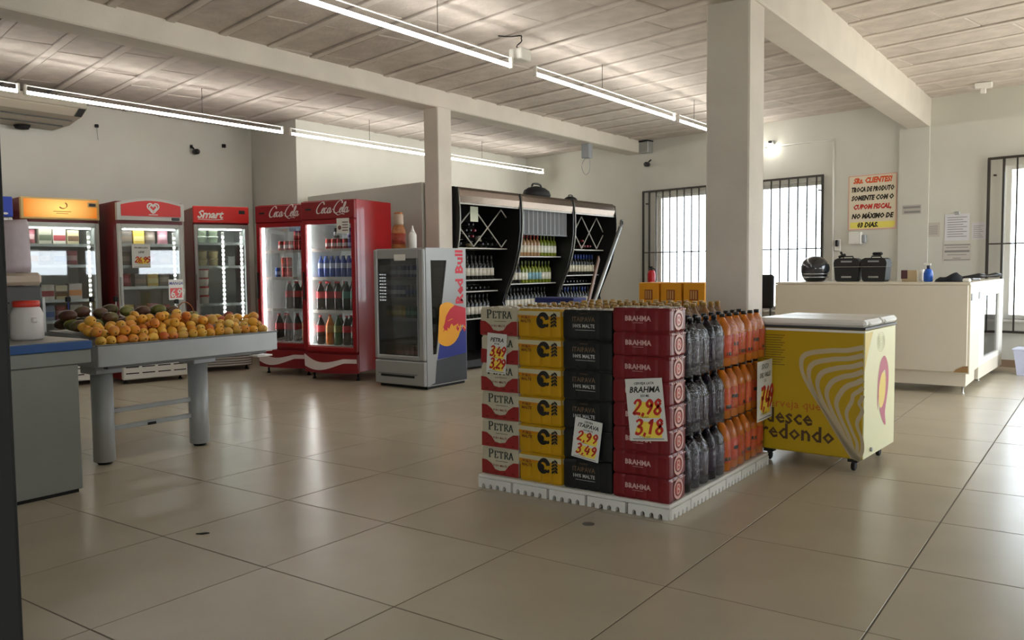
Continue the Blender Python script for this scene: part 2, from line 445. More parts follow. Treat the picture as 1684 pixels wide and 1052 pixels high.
for q in ((-7.9, 2.5, 0, 3.4), (4.3, 5.2, 0, 3.4), (2.5, 4.3, 2.4, 3.4)): mb.box(q[0], q[1], -4.3, -4.1, q[2], q[3])
struct(mb.build('wall_front', WALL), 'front wall with the shop door behind the camera')
struct(MB().box(-30, 30, -30, 34, -.3, -.15).build('ground', GROUND), 'pale concrete ground outside')
# beams and pillars
struct(MB().box(-3.92, -3.62, -4.1, 10.86, 3.15, CEIL + .04, .012).build('beam', BEAM), 'long ceiling beam over the left pillar')
struct(MB().box(.66, .95, -4.1, 9.86, 3.0, CEIL + .04, .012).build('beam', BEAM), 'deep ceiling beam over the near pillar')
struct(MB().box(-3.84, -3.62, 5.45, 5.70, 0, 3.16, .008).build('pillar', BEAM), 'slim white pillar beside the wine racks')
struct(MB().box(.625, .925, 3.24, 3.53, 0, 3.01, .01).build('pillar', BEAM), 'white square pillar behind the drinks pallet')
struct(MB().prism([(.575, wy(.575) - .04), (.945, wy(.945) - .04), (.945, wy(.945) + .02), (.575, wy(.575) + .02)], 0, 3.0, 'xy').build('pilaster', WALL), 'shallow pilaster under the beam on the back wall')
struct(MB().box(-7.7, -7.66, -4, 5.9, 0, 2.93).build('trim_1', WALL), 'slightly thicker lower band of the left wall')
oblique('baseboard_back', mat('brown_skirting', '8b735c', 0.6), [(-6.4, 5.1, 0, .09)], -.012, 0, 'brown skirting along the back wall')
tr = MB().tube([(-1.35, wy(-1.35) - .012, 3.0), (-.31, wy(-.31) - .012, 2.985)], .012).tube([(-.31, wy(-.31) - .012, 3.0), (-.31, wy(-.31) - .012, 1.0)], .014)
struct(tr.build('trim_2', WHITE), 'white conduit running round the window on the back wall')
# dark door post close to the camera on the left
dp = MB().box(-.30, 0, -.05, .05, 0, 3.2, .004).box(-.32, -.30, -.07, .07, 0, 3.2)
_d = (right * ((19 - 842) / 1391.59) + up * (-(640 - 526) / 1391.59) + fwd); _t = 1.75 / math.hypot(_d.x, _d.y)
struct(dp.build('door_1', BLACKF, None, (CAMP.x + _d.x * _t, CAMP.y + _d.y * _t, 0), (0, 0, -YAW + 0.53)), 'black door frame post at the left edge')

# window grilles
def grille(name, X0, X1, z0, zm, z1, pitch, label, first):
    t = thing(name, label, 'window grille', (X0, wy(X0) - .05, 0), ANG)
    L = (X1 - X0) / CA
    for z in (z0, z1): MB().box(-.012, L + .012, -.012, .012, z - .014, z + .014).build('rail', IRON, t)
    MB().box(0, L, -.01, .01, zm - .008, zm + .008).build('rail', IRON, t)
    for u in (0, L): MB().box(u - .014, u + .014, -.014, .014, z0, z1).build('post', IRON, t)
    bm_ = MB().box(-.008, .008, -.008, .008, z0, z1).mesh('bar', IRON)
    u = first
    MB().box(u - .012, u + .012, -.012, .012, z0, z1).build('post', IRON, t); u += pitch
    while u < L - .05: obj('bar', bm_, t, (u, 0, 0)); u += pitch
    for u in (.06, L - .06):
        for z in (z0 + .2, z1 - .2): MB().box(u - .01, u + .01, 0, .055, z - .01, z + .01).build('bracket', IRON, t)
    return t
grille('window_grille', -3.58, -.455, .45, 1.49, 2.505, .142, 'black iron bar grille over the window behind the near pillar', .13)
grille('window_grille', 1.635, 3.75, .43, 1.49, 2.515, .145, 'black iron bar grille at the right edge of the photo', .165)

# ------------------------------------------------------------------ ceiling lights
def tube_light(X, Y0, Y1, z, label, hang):
    L = Y1 - Y0
    t = thing('tube_light', label, 'ceiling light', (X, (Y0 + Y1) / 2, z), 0, 'suspended strip lights')
    MB().lathe([(.006, -L / 2), (.006, L / 2)], 8, (0, 0, .068), 'y').build('channel', WHITE, t)
    MB().lathe([(.012, -L / 2 + .02), (.0165, -L / 2 + .03), (.0165, L / 2 - .03), (.012, L / 2 - .02)], 12, (0, 0, 0), 'y').build('tube', TUBEM, t)
    for s in (-1, 1): MB().box(-.016, .016, s * (L / 2 - .012) - .012, s * (L / 2 - .012) + .012, -.022, .074, .004).build('lamp_holder', WHITE, t)
    for y in hang:
        MB().cyl(0, y - (Y0 + Y1) / 2, .075, CEIL - z, .003, 5).build('hanger', IRON, t)
    return t
ZL = 2.99
tube_light(-5.68, -.7, 1.72, ZL, 'strip light cut off by the left edge of the photo', (.3,))
tube_light(-5.68, 1.76, 4.88, ZL, 'long strip light above the left wall fridges', (3.72,))
tube_light(-5.68, 4.98, 7.9, ZL, 'strip light of the left row, crossing behind the slim pillar', (6.4,))
tube_light(-5.68, 7.98, 10.85, ZL, 'strip light at the far end of the left row over the wine racks', (9.0,))
tube_light(-1.47, .6, 3.93, 3.03, 'nearest strip light at the top centre of the photo', (2.93,))
tube_light(-1.47, 4.29, 7.33, 3.03, 'strip light above the gap between pillars, right of the hanging wire', (5.55,))
tube_light(-1.47, 7.42, 10.2, 3.03, 'strip light passing behind the near square pillar to back wall', (7.9,))
MB().box(-1.54, -1.40, 3.98, 4.14, 3.1, 3.2, .01).build('x', WHITE)
o = bpy.data.objects['x']; o.name = 'junction_box'; tag(o, 'small white junction box between two strip lights', 'junction box')
cb = MB().tube(smooth_line([(-1.47, 4.06, 3.207), (-1.52, 4.08, 3.24), (-1.46, 4.07, 3.27), (-1.49, 4.11, 3.31), (-1.50, 4.12, 3.338), (-1.60, 4.10, 3.343), (-1.68, 4.02, 3.345)], 4), .006)
tag(cb.build('electric_cable', BLACK), 'loose black cable drooping from ceiling to the junction box', 'cable')

# air conditioner under the ceiling at the left
AC = mat('ac_plastic', 'b3ab9a', 0.5)
t = thing('air_conditioner', 'beige ceiling air conditioner high at the left edge', 'air conditioner', (-7.28, 2.16, 2.98), 0)
MB().prism([(-.40, 0), (.0, .02), (.30, .09), (.42, .17), (.40, .26), (-.40, .30)], -1.2, .85, 'xz').build('body', AC, t)
o = MB().prism([(.305, .083), (.40, .15), (.396, .16), (.30, .092)], -1.1, .74, 'xz').build('air_outlet', mat('ac_outlet', 'c4bca9', .5), t)
MB().prism([(.30, .082), (.41, .158), (.40, .168), (.29, .09)], .76, .84, 'xz').build('end_vent', DGREY, t)
for a, b in (((-.06, .012), (-.045, .0)), ((.16, .05), (.175, .046))):
    MB().box(a[0] - .006, a[0] + .006, -1.18, .8, a[1] - .006, a[1] + .004).build('seam', DGREY, t)
MB().lathe([(.0, -.05), (.07, -.04), (.09, 0)], 12, (-.3, .45, 0)).build('drain_cap', BLACKM, t)

# cameras and small fittings
def cctv(x, y, z, rz, label):
    t = thing('security_camera', label, 'camera', (x, y, z), rz)
    MB().box(-.03, .03, -.0, .03, .0, .06, .005).build('base', BLACKM, t)
    MB().tube([(0, 0, .03), (0, -.05, .0), (0, -.07, -.03)], .012).build('arm', BLACKM, t)
    MB().lathe([(.02, 0), (.04, .03), (.04, .10), (.035, .11)], 10, (0, -.17, -.05), 'y').build('housing', BLACK, t)
    return t
cctv(-3.45, wy(-3.45) - .0, 3.0, ANG, 'black security camera on the back wall left of the barred window')
cctv(-7.7, 4.93, 2.97, PI / 2, 'tiny black camera on the left wall above the red headed fridge')
t = thing('speaker', 'small grey box with cable loop hung under the long beam', 'speaker', (-3.77, 9.16, 2.93))
MB().box(-.07, .07, -.06, .06, 0, .222, .01).build('body', GREYM, t)
MB().tube(smooth_line([(.0, -.05, .0), (-.06, -.06, -.12), (0, -.06, -.25), (.08, -.06, -.2), (.08, -.05, .0)], 4), .005).build('cable', GREYM, t)
t = thing('wall_speaker', 'dark box with white front high in the back wall corner of the beam', 'speaker', (-3.50, wy(-3.5) - .0, 3.14), ANG)
MB().box(-.10, .10, -.14, 0, .0, .19, .01).build('body', SILVER, t)
MB().box(-.105, .105, -.15, 0, .185, .2).build('bracket', BLACKM, t)
tag(MB().box(1.52, 1.70, 9.0, 9.08, 3.28, 3.345, .008).box(1.58, 1.64, 9.0, 9.06, 3.22, 3.28, .008).build('emergency_light', WHITE), 'small white emergency light on the ceiling at the right', 'light')
t = thing('wall_lamp', 'small lit wall lamp beside the near pillar, high on the back wall', 'lamp', (-1.245, wy(-1.245), 3.0), ANG)
MB().box(-.05, .05, -.05, 0, .02, .08, .008).build('bracket', SILVER, t)
MB().lathe([(.02, .02), (.035, 0), (.035, -.04), (.02, -.06), (0, -.065)], 12, (0, -.06, .02)).build('bulb', mat('bulb_light', (1, .98, .92, 1), .5, emit=25.0), t)
MB().lathe([(.022, .02), (.026, .06), (.0, .065)], 10, (0, -.06, .015)).build('socket', BLACKM, t)
t = thing('sensor', 'tiny dark sensor near the left wall corner', 'sensor', (-7.7, 5.45, 3.04), PI / 2)
MB().box(-.025, .025, -.04, 0, 0, .05, .005).build('body', BLACKM, t); MB().box(-.01, .01, -.05, -.04, .01, .03).build('lens', BLACK, t)
t = thing('sensor', 'small dark sensor with a hanging wire on the left wall', 'sensor', (-7.7, 3.57, 3.09), PI / 2)
MB().box(-.02, .02, -.03, 0, 0, .04, .005).build('body', BLACKM, t)
MB().tube([(0, -.012, 0), (0.015, -.012, -.2)], .003, 5).build('wire', GREYM, t)

# ------------------------------------------------------------------ drinks pallet
PAL = mat('pallet_white', 'd8d5cb', 0.6, noise=0.05)
PX0, PX1, PY0, PY1, PZ = -.05, 1.15, 1.55, 3.01, .075
t = thing('pallet', 'white plastic pallet with small dark slots under the drinks display', 'pallet', ((PX0 + PX1) / 2, (PY0 + PY1) / 2, 0))
w_, d_ = (PX1 - PX0) / 2, (PY1 - PY0) / 2
MB().box(-w_, w_, -d_, d_, .055, PZ, .006).build('deck', PAL, t)
blk = MB()
for side in range(4):
    Ls = w_ if side < 2 else d_
    n = 5 if side < 2 else 6
    for k in range(n):
        a = -Ls + 2 * Ls * k / n + .008; b = -Ls + 2 * Ls * (k + 1) / n - .008
        m_ = MB()
        # skirt piece: arched slots along its foot
        poly = [(a, 0), (a, .055)] + [(b, .055), (b, 0)]
        ns = 4; step = (b - a - .03) / ns
        for q in range(ns):
            c0 = b - .02 - step * q
            poly += [(c0 - .012, 0), (c0 - .014, .02), (c0 - .024, .028), (c0 - .034, .02), (c0 - .036, 0)]
        if side == 0: m_.prism(poly, -d_ - .004, -d_ + .02, 'xz')
        elif side == 1: m_.prism(poly, d_ - .02, d_ + .004, 'xz')
        elif side == 2: m_.prism(poly, w_ - .02, w_ + .004, 'yz')
        else: m_.prism(poly, -w_ - .004, -w_ + .02, 'yz')
        m_.build('skirt', PAL, t)
for x in (-w_ + .1, 0, w_ - .1):
    for y in (-d_ + .1, 0, d_ - .1): MB().cyl(x, y, 0, .056, .05, 10).build('foot', BLACKM, t)

def hull(nx, ny, px_, py_, z0, z1, bul, inset=0.008, k=4):
    """shrink-wrapped block of nx by ny cans: outline bulges once per can; local origin at the front left corner... centre"""
    W_, D_ = nx * px_, ny * py_; out = []
    def side(x0, y0, dx, dy, n, nxn, nyn):
        for i in range(n):
            for j in range(k):
                tt = (i + j / k) / n; b = bul * math.sin(PI * j / k) ** .7 if j else 0
                out.append((x0 + dx * tt + nxn * b, y0 + dy * tt + nyn * b))
    side(-W_ / 2, -D_ / 2, W_, 0, nx, 0, -1); side(W_ / 2, -D_ / 2, 0, D_, ny, 1, 0)
    side(W_ / 2, D_ / 2, -W_, 0, nx, 0, 1); side(-W_ / 2, D_ / 2, 0, -D_, ny, -1, 0)
    mb = MB(); n = len(out)
    lev = [(z0, inset), (z0 + .012, .001), (z1 - .014, .001), (z1, inset)]
    vs = []
    for z, s_ in lev:
        for x, y in out:
            l = math.hypot(x, y); vs.append((x * (1 - s_ / l), y * (1 - s_ / l), z))
    fs = []
    for r in range(3):
        for i in range(n): fs.append((r * n + i, r * n + (i + 1) % n, (r + 1) * n + (i + 1) % n, (r + 1) * n + i))
    fs += [tuple(range(n))[::-1], tuple(3 * n + i for i in range(n))]
    mb.add(vs, fs, False); return mb
def lids(nx, ny, px_, py_, z):
    mb = MB()
    for i in range(nx):
        for j in range(ny):
            x, y = (i - (nx - 1) / 2) * px_, (j - (ny - 1) / 2) * py_
            mb.lathe([(.026, z - .006), (.026, z + .002), (.023, z + .002), (.022, z - .002)], 10, (x, y, 0))
    return mb
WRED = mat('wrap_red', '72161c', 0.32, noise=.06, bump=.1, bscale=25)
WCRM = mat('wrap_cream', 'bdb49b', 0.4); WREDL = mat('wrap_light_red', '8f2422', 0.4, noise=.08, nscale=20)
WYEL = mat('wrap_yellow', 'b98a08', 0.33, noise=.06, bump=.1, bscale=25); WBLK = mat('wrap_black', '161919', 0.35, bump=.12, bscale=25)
INKG = mat('ink_green_black', '2a352c', 0.6); INKK = mat('ink_black', '171512', 0.6); INKB = mat('ink_bronze', '7a6450', 0.45, .4); INKW = mat('ink_silver', 'c9c7c0', 0.5)
INKR = mat('ink_red', 'c0281c', 0.6); INKO = mat('ink_orange', 'e07028', 0.6); INKY = mat('ink_yellow', 'f0d34a', 0.6); PINKW = mat('wrap_pinkwhite', 'd9a79c', 0.4)
CANL = mat('can_lid', 'b9b4a6', 0.3, .9)
def pos_word(k, n, col):
    names = {1: ['topmost'], 0: []}
    if k == n - 1: return 'topmost in ' + col
    if k == 0: return 'lowest in ' + col
    return ['second', 'third', 'fourth', 'fifth', 'sixth', 'seventh'][k - 1] + ' from the bottom in ' + col
def stack(x0, x1, y0, depth, n, h, name, builder, what, col, grp, z0=PZ):
    proto = None
    for k in range(n):
        z = z0 + k * h + .0006 * k
        lab = what + ', ' + pos_word(k, n, col)
        if proto is None: o = proto = builder((x0 + x1) / 2, y0 + depth / 2, z, x1 - x0, depth, h, lab, grp)
        else: o = dup(proto, ((x0 + x1) / 2 + rnd.uniform(-.002, .002), y0 + depth / 2 + rnd.uniform(-.002, .004), z), rnd.uniform(-.008, .008), lab)
    return o
def add_lids(o, nx, ny, px_, py_, h): lids(nx, ny, px_, py_, h).build('can_lid', CANL, o)['kind'] = 'stuff'

def petra(x, y, z, W_, D_, h, lab, grp):
    t = thing('beer_can_pack', lab, 'beer pack', (x, y, z), 0, grp)
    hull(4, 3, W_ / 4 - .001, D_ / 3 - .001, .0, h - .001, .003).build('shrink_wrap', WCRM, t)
    W2, D2 = W_ / 2 - .001, D_ / 2 - .001
    mb = MB()
    fn = on_face('front', (0, -D2 - .0032, 0))
    prof = [(-W2, 0.004), (-W2, .085), (-W2 * .72, .083), (-W2 * .45, .062), (-W2 * .28, .034), (0, .028), (W2 * .28, .034), (W2 * .45, .062), (W2 * .72, .083), (W2, .085), (W2, .004)]
    add_poly(mb, prof, fn)
    fr = on_face('right', (W2 + .0032, 0, 0)); add_poly(mb, [(-D2, .004), (D2, .004), (D2, .085), (-D2, .085)], fr)
    mb.build('print', WREDL, t)['label'] = 'red lower band'
    mb = MB(); add_serif(mb, 'PETRA', .040, on_face('front', (0, -D2 - .0036, 0)), -.083, .100)
    fs = on_face('front', (0, -D2 - .0036, 0))
    add_poly(mb, [(-.03, .082), (.055, .082), (.055, .0845), (-.03, .0845)], fs)
    mb.build('lettering', INKG, t)
    mb = MB(); add_text(mb, 'PURO MALTE', .016, on_face('front', (0, -D2 - .0036, 0)), .02, dv=.052)
    for u in (-.09, -.03, .03, .09): add_poly(mb, ell(u, .018, .012, .004, 8), fs)
    mb.build('small_print', mat('ink_dark_red', '6d1512', .5), t)
    return t
def gold(x, y, z, W_, D_, h, lab, grp):
    t = thing('beer_can_pack', lab, 'beer pack', (x, y, z), 0, grp)
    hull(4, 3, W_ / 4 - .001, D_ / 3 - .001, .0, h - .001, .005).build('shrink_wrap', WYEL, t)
    W2, D2 = W_ / 2 - .001, D_ / 2 - .001
    fn = on_face('front', (0, -D2 - .0052, 0)); fr = on_face('right', (W2 + .0052, 0, 0))
    mb = MB(); add_poly(mb, [(-W2, .125), (W2, .118), (W2, h - .012), (-W2, h - .012)], fn); add_poly(mb, [(-D2, .12), (D2, .12), (D2, h - .012), (-D2, h - .012)], fr)
    mb.build('print', mat('wrap_pale', 'bdb491', .4), t)['label'] = 'pale top band'
    mb = MB(); add_poly(mb, [(-W2, .108), (-.03, .108), (-.02, .116), (W2, .110), (W2, .119), (-W2, .126)], fn); mb.build('gold_band', mat('wrap_amber', 'c07a14', .4), t)
    fn = on_face('front', (0, -D2 - .0057, 0))
    mb = MB()
    add_stroke(mb, ell(.026, .098, .029, .032, 14, .1, 5.4), .027, fn, nib=.8, lo=.6); add_poly(mb, ell(.012, .088, .018, .02, 10), fn)
    add_stroke(mb, [(.04, .075), (.055, .066), (.058, .08)], .012, fn)
    for k in range(4):
        v = .07 + k * .018
        add_poly(mb, ell(.086, v, .012, .0065, 8, tilt=.7), fn); add_poly(mb, ell(.107, v + .004, .012, .0065, 8, tilt=2.3), fn)
    add_stroke(mb, [(.098, .06), (.097, .14)], .004, fn)
    mb.build('emblem', INKK, t)
    mb = MB(); add_text(mb, 'PURO', .022, fn, .03, du=-.085, dv=.104); add_text(mb, 'MALTE', .022, fn, .03, du=-.085, dv=.084); mb.build('lettering', mat('ink_brown', '6b3a12', .5), t)
    return t
def dark(x, y, z, W_, D_, h, lab, grp):
    t = thing('beer_can_pack', lab, 'beer pack', (x, y, z), 0, grp)
    hull(4, 3, W_ / 4 - .002, D_ / 3 - .001, .0, h - .001, .004).build('shrink_wrap', WBLK, t)
    D2 = D_ / 2 - .001; fn = on_face('front', (0, -D2 - .0046, 0))
    mb = MB(); add_text(mb, 'ITAIPAVA', .036, fn, .02, sx=.92, du=-.02, dv=.098); add_text(mb, 'ITAIPAVA', .012, fn, 0, du=-.02, dv=.136); mb.build('lettering', INKB, t)['label'] = 'bronze lettering'
    mb = MB(); add_text(mb, '100% MALTE', .027, fn, .02, sx=.92, du=-.02, dv=.066); add_poly(mb, [(-.07, .052), (.05, .052), (.05, .054), (-.07, .054)], fn); mb.build('small_print', INKW, t)
    return t
def redp(x, y, z, W_, D_, h, lab, grp):
    t = thing('beer_can_pack', lab, 'beer pack', (x, y, z), 0, grp)
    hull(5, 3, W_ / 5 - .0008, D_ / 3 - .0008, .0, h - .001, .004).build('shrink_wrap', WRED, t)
    W2, D2 = W_ / 2 - .001, D_ / 2 - .001; fn = on_face('front', (0, -D2 - .0046, 0))
    mb = MB(); add_text(mb, 'BRAHMA', .036, fn, .035, sx=1.0, du=-.015, dv=.056); add_poly(mb, [(-.045, .045), (.015, .045), (.015, .047), (-.045, .047)], fn); mb.build('lettering', mat('ink_pale_pink', 'c9a49c', .45), t)
    fr = on_face('right', (W2 + .0042, 0, 0))
    mb = MB(); add_stroke(mb, ell(0, .060, .048, .044, 16), .014, fr, closed=True, smooth=2)
    for k in range(7): add_poly(mb, ell(-.075 + k * .025, .113, .008, .004, 6), fr)
    mb.build('emblem', PINKW, t)
    mb = MB(); add_poly(mb, ell(0, .06, .034, .031, 14), fr)
    mb.build('emblem_field', mat('ink_orange_red', 'b8391c', .4), t)
    fr = on_face('right', (W2 + .0046, 0, 0)); mb = MB()
    add_stroke(mb, [(-.012, .086), (-.012, .036)], .008, fr, smooth=0); add_stroke(mb, [(-.012, .084), (.012, .078), (.006, .063), (-.01, .061), (.014, .054), (.012, .04), (-.012, .037)], .007, fr)
    mb.build('emblem_letter', PINKW, t)
    return t
H6 = .1592
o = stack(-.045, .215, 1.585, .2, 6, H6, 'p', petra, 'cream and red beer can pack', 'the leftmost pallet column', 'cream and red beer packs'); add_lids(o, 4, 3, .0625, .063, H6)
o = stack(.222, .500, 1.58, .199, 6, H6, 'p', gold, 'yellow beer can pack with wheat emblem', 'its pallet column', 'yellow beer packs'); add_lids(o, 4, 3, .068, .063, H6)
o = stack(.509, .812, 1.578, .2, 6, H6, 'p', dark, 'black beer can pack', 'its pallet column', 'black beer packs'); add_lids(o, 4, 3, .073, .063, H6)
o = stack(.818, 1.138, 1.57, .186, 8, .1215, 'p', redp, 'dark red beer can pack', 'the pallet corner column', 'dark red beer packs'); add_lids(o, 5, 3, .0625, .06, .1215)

# bottle packs
def bottle_mesh(name, prof, n, mis, mats):
    return MB().lathe(prof, n, mis=mis).mesh(name, mats)
GRAPE = mat('grape_juice', '1b1520', 0.25, spec=.4); GRAPEL = mat('grape_label', '37283a', 0.35); ORNG = mat('orange_drink', 'd8791c', 0.25); ORNGL = mat('orange_label', 'e4572a', 0.4)
AMB = mat('amber_drink', '8a6238', 0.2); AMBL = mat('tan_label', 'b5a184', 0.4, noise=.25, nscale=25)
def big_bottle(kind):
    body, lab = {'g': (GRAPE, GRAPEL), 'o': (ORNG, ORNGL), 'a': (AMB, AMBL)}[kind]
    H = .298
    b = MB().lathe([(.042, 0), (.052, .006), (.053, .085), (.0505, .10), (.053, .115), (.053, .185), (.045, .225), (.022, .262), (.0145, .275), (.0145, .286)], 12).mesh('bottle', body)
    l = MB().lathe([(.0538, .05), (.0538, .084), (.0516, .1), (.0538, .116), (.0538, .178)], 12)
    l = l.mesh('label', lab)
    c = MB().lathe([(.0165, .280), (.0165, .298), (.014, .3)], 10).mesh('cap', BLACK if kind != 'a' else mat('amber_cap', 'a8843a', .4))
    return b, l, c
PADM = {}
def bottle_pack(kind, nx, ny, x, y, z, lab, grp, p=.111):
    t = thing('bottle_pack', lab, 'bottle pack', (x, y, z), 0, grp)
    if kind not in PADM: PADM[kind] = big_bottle(kind)
    b, l, c = PADM[kind]
    for i in range(nx):
        for j in range(ny):
            o = obj('bottle', b, t, ((i - (nx - 1) / 2) * p, (j - (ny - 1) / 2) * p, .002))
            obj('label', l, o, rot=(0, 0, rnd.uniform(0, 6))); obj('cap', c, o)
            if kind == 'o':
                if 'otag' not in MATS:
                    m = MB(); m.lathe([(.0545, .062), (.0545, .082)], 12, a0=0); f = m.f[:2]; m.f = f; m.mi = m.mi[:2]; m.sm = m.sm[:2]; MATS['otag'] = m.mesh('label_logo', INKG)
                obj('label_logo', MATS['otag'], o, rot=(0, 0, -.6 + rnd.uniform(-.3, .3)), loc=(0, 0, .05 if j % 2 else 0))
    key = (nx, ny)
    if key not in PADM:
        mb = MB(); X, Y = nx * p / 2 + .001, ny * p / 2 + .001; vs = []
        lev = [(0.001, .94), (.02, 1.0), (.19, 1.0), (.232, .9), (.262, .72), (.272, .55)]
        def ring(s_, z):
            r = []; rr = .045
            for cx, cyy, a0 in ((X - rr, Y - rr, 0), (-X + rr, Y - rr, PI / 2), (-X + rr, -Y + rr, PI), (X - rr, -Y + rr, 1.5 * PI)):
                for q in range(4): a = a0 + q * PI / 6; r.append((cx + rr * math.cos(a), cyy + rr * math.sin(a)))
            dx = (1 - s_) * .1
            return [(a - math.copysign(min(dx, abs(a)), a), b_ - math.copysign(min(dx, abs(b_)), b_), z) for a, b_ in r]
        for z_, s_ in lev: vs += ring(s_, z_)
        n = 16; mb.add(vs, [(r * n + i, r * n + (i + 1) % n, (r + 1) * n + (i + 1) % n, (r + 1) * n + i) for r in range(len(lev) - 1) for i in range(n)], True)
        PADM[key] = mb.mesh('shrink_film', FILM)
    obj('shrink_film', PADM[key], t)
    if kind == 'a': t.scale = (1, 1, 1.055)
    return t
TN = ['bottom', 'middle', 'top']
for k in range(3):
    z = PZ + k * .3035
    ng = 'packs of grape drink bottles'; no = 'packs of orange drink bottles'
    bottle_pack('g', 2, 3, 1.026, 1.938, z, 'pack of dark grape drink bottles beside the red beer packs, %s tier' % TN[k], ng)
    bottle_pack('g', 2, 2, 1.026 + rnd.uniform(-.004, .003), 2.219, z, 'pack of dark grape drink bottles next to the orange bottles, %s tier' % TN[k], ng)
    bottle_pack('o', 2, 3, 1.027, 2.4995, z, 'pack of orange drink bottles beside the grape bottles, %s tier' % TN[k], no)
    bottle_pack('o', 2, 3, 1.027 + rnd.uniform(-.004, .003), 2.8365, z, 'pack of orange drink bottles nearest the yellow freezer, %s tier' % TN[k], no)
# amber bottle packs filling the middle of the pallet
for k in range(3):
    for i in range(3):
        for j in range(3):
            x, y = .1035 + i * .322, 2.03 + j * .375
            if k < 2 and not (i == 0 or j == 2): pass
            zz = PZ + k * .321
            bottle_pack('a', 3, 3, x, y, zz, 'film wrapped pack of amber drink bottles on the pallet, %s column, %s row' % (('left', 'middle', 'right')[i], ('front', 'second', 'back')[j]) if k == 2 else 'film wrapped amber bottle pack hidden in the %s tier, %s column, %s row' % (('bottom', 'middle')[k], ('left', 'middle', 'right')[i], ('front', 'second', 'back')[j]), 'amber bottle packs' if k == 2 else 'amber bottle packs underneath', .1065)

# price signs hung on the drinks
PAPER = mat('price_paper', 'd7d6cd', 0.7)
def price_sign(name, label, W_, H_, loc, rz, tilt, heads, prices, big, halo, rot=None):
    t = thing(name, label, 'price sign', loc, 0, None, rot)
    MB().box(-W_ / 2, W_ / 2, -.001, .001, 0, H_).build('paper', PAPER, t)
    fn = on_face('front', (0, -.001, 0), .0006); f2 = on_face('front', (0, -.001, 0), .0012)
    mb = MB()
    for i, (txt, sz, v) in enumerate(heads):
        add_text(mb, txt, sz, f2, .025, .25, dv=v)
    for a, b in (((-W_ * .42, H_ * .03), (W_ * .42, H_ * .04)),): add_poly(mb, [(a[0], a[1]), (b[0], a[1]), (b[0], b[1]), (a[0], b[1])], f2)
    for k, (p, v) in enumerate(prices):
        add_text(mb, 'À UNIDADE', big * .16, f2, .0, .2, dv=v - big * .26, du=-.02)
    mb.build('lettering', INKK, t)
    mb = MB()
    for p, v in prices: add_poly(mb, [(-W_ * .36, v + big * .1), (-W_ * .2, v + big * .9), (W_ * .3, v + big * .8), (W_ * .4, v + big * .3), (W_ * .36, v - big * .25), (-W_ * .1, v - big * .28)], fn)
    mb.build('highlight', INKY, t)
    mb = MB(); f3 = on_face('front', (0, -.001, 0), .0018)
    for p, v in prices: add_digits(mb, p, big, f3, -W_ * .36, v, .24, adv=W_ * .8 / big / (len(p) - .6))
    mb.build('price', INKR, t)
    return t
price_sign('price_sign', 'white price sign hung over the dark red packs', .205, .315, (1.030, 1.557, .385), 0, 0,
           [('CERVEJA LATA', .017, .285), ('BRAHMA', .042, .245), ('350 ML', .017, .222)], [('2,98', .135), ('3,18', .035)], .072, INKY, rot=(0, -.10, 0))
price_sign('price_sign', 'white price sign hung over the black packs', .165, .215, (.655, 1.560, .245), 0, 0,
           [('CERVEJA', .014, .195), ('ITAIPAVA', .030, .168), ('100% MALTE', .011, .152)], [('2,99', .096), ('3,49', .028)], .05, INKY, rot=(0, .13, 0))
price_sign('price_sign', 'small price sign on the top cream and red packs', .135, .225, (.075, 1.566, .665), 0, 0,
           [('PETRA', .032, .178), ('473 ML', .012, .162)], [('3,49', .098), ('3,29', .028)], .054, INKY, rot=(0, .05, 0))
price_sign('price_sign', 'white price sign on the orange drink bottles', .27, .37, (1.157, 2.905, .30), 0, 0,
           [('SUCO', .046, .318), ('DEL VALLE', .040, .268), ('1,5 L', .022, .238)], [('7,49', .07)], .135, INKY, rot=(0, .0, PI / 2))

# ------------------------------------------------------------------ yellow chest freezer
FY = mat('freezer_yellow', 'b8980a', 0.4); FPALE = mat('freezer_pale', 'e2dfb0', 0.4); FLINE = mat('freezer_lines', 'b9ab8a', 0.45); FBRN = mat('freezer_ink', '4a3418', 0.5); FORG = mat('freezer_ink_orange', 'b0621a', 0.5)
t = thing('chest_freezer', 'yellow chest freezer with white lids and wavy lines', 'freezer', (1.05, 3.075, 0), math.radians(-3.5))
FW, FD = .66, .66
MB().box(0, FW, 0, FD, .085, .865, .008).build('body', FY, t)
MB().box(FW - .004, FW + .0035, .004, FD - .004, .089, .861, .002).build('side_panel', FPALE, t)['label'] = 'pale cream side panel'
MB().box(-.004, FW + .008, -.006, FD + .006, .866, .880).build('gasket', DGREY, t)
MB().box(-.006, FW + .010, -.010, FD / 2 - .004, .881, .926, .016).build('lid', WHITE, t)
MB().box(-.006, FW + .010, FD / 2 + .004, FD + .008, .881, .926, .016).build('lid', WHITE, t)
for y in (FD * .25, FD * .74): MB().box(FW - .02, FW + .022, y - .12, y + .12, .888, .914, .011).build('lid_handle', WHITE, t)
MB().box(-.002, FW + .004, -.004, 0, .848, .862).build('trim', WHITE, t)
for x in (.06, FW - .07):
    for y in (.07, FD - .08):
        c = MB().box(x - .03, x + .03, y - .03, y + .03, .058, .086).build('caster', BLACKM, t)
        MB().lathe([(.024, -.012), (.03, -.006), (.03, .006), (.024, .012)], 12, (x, y, .031), 'x').build('wheel', RUBBER, c)
fn = on_face('front', (0, 0, 0))
mb = MB()
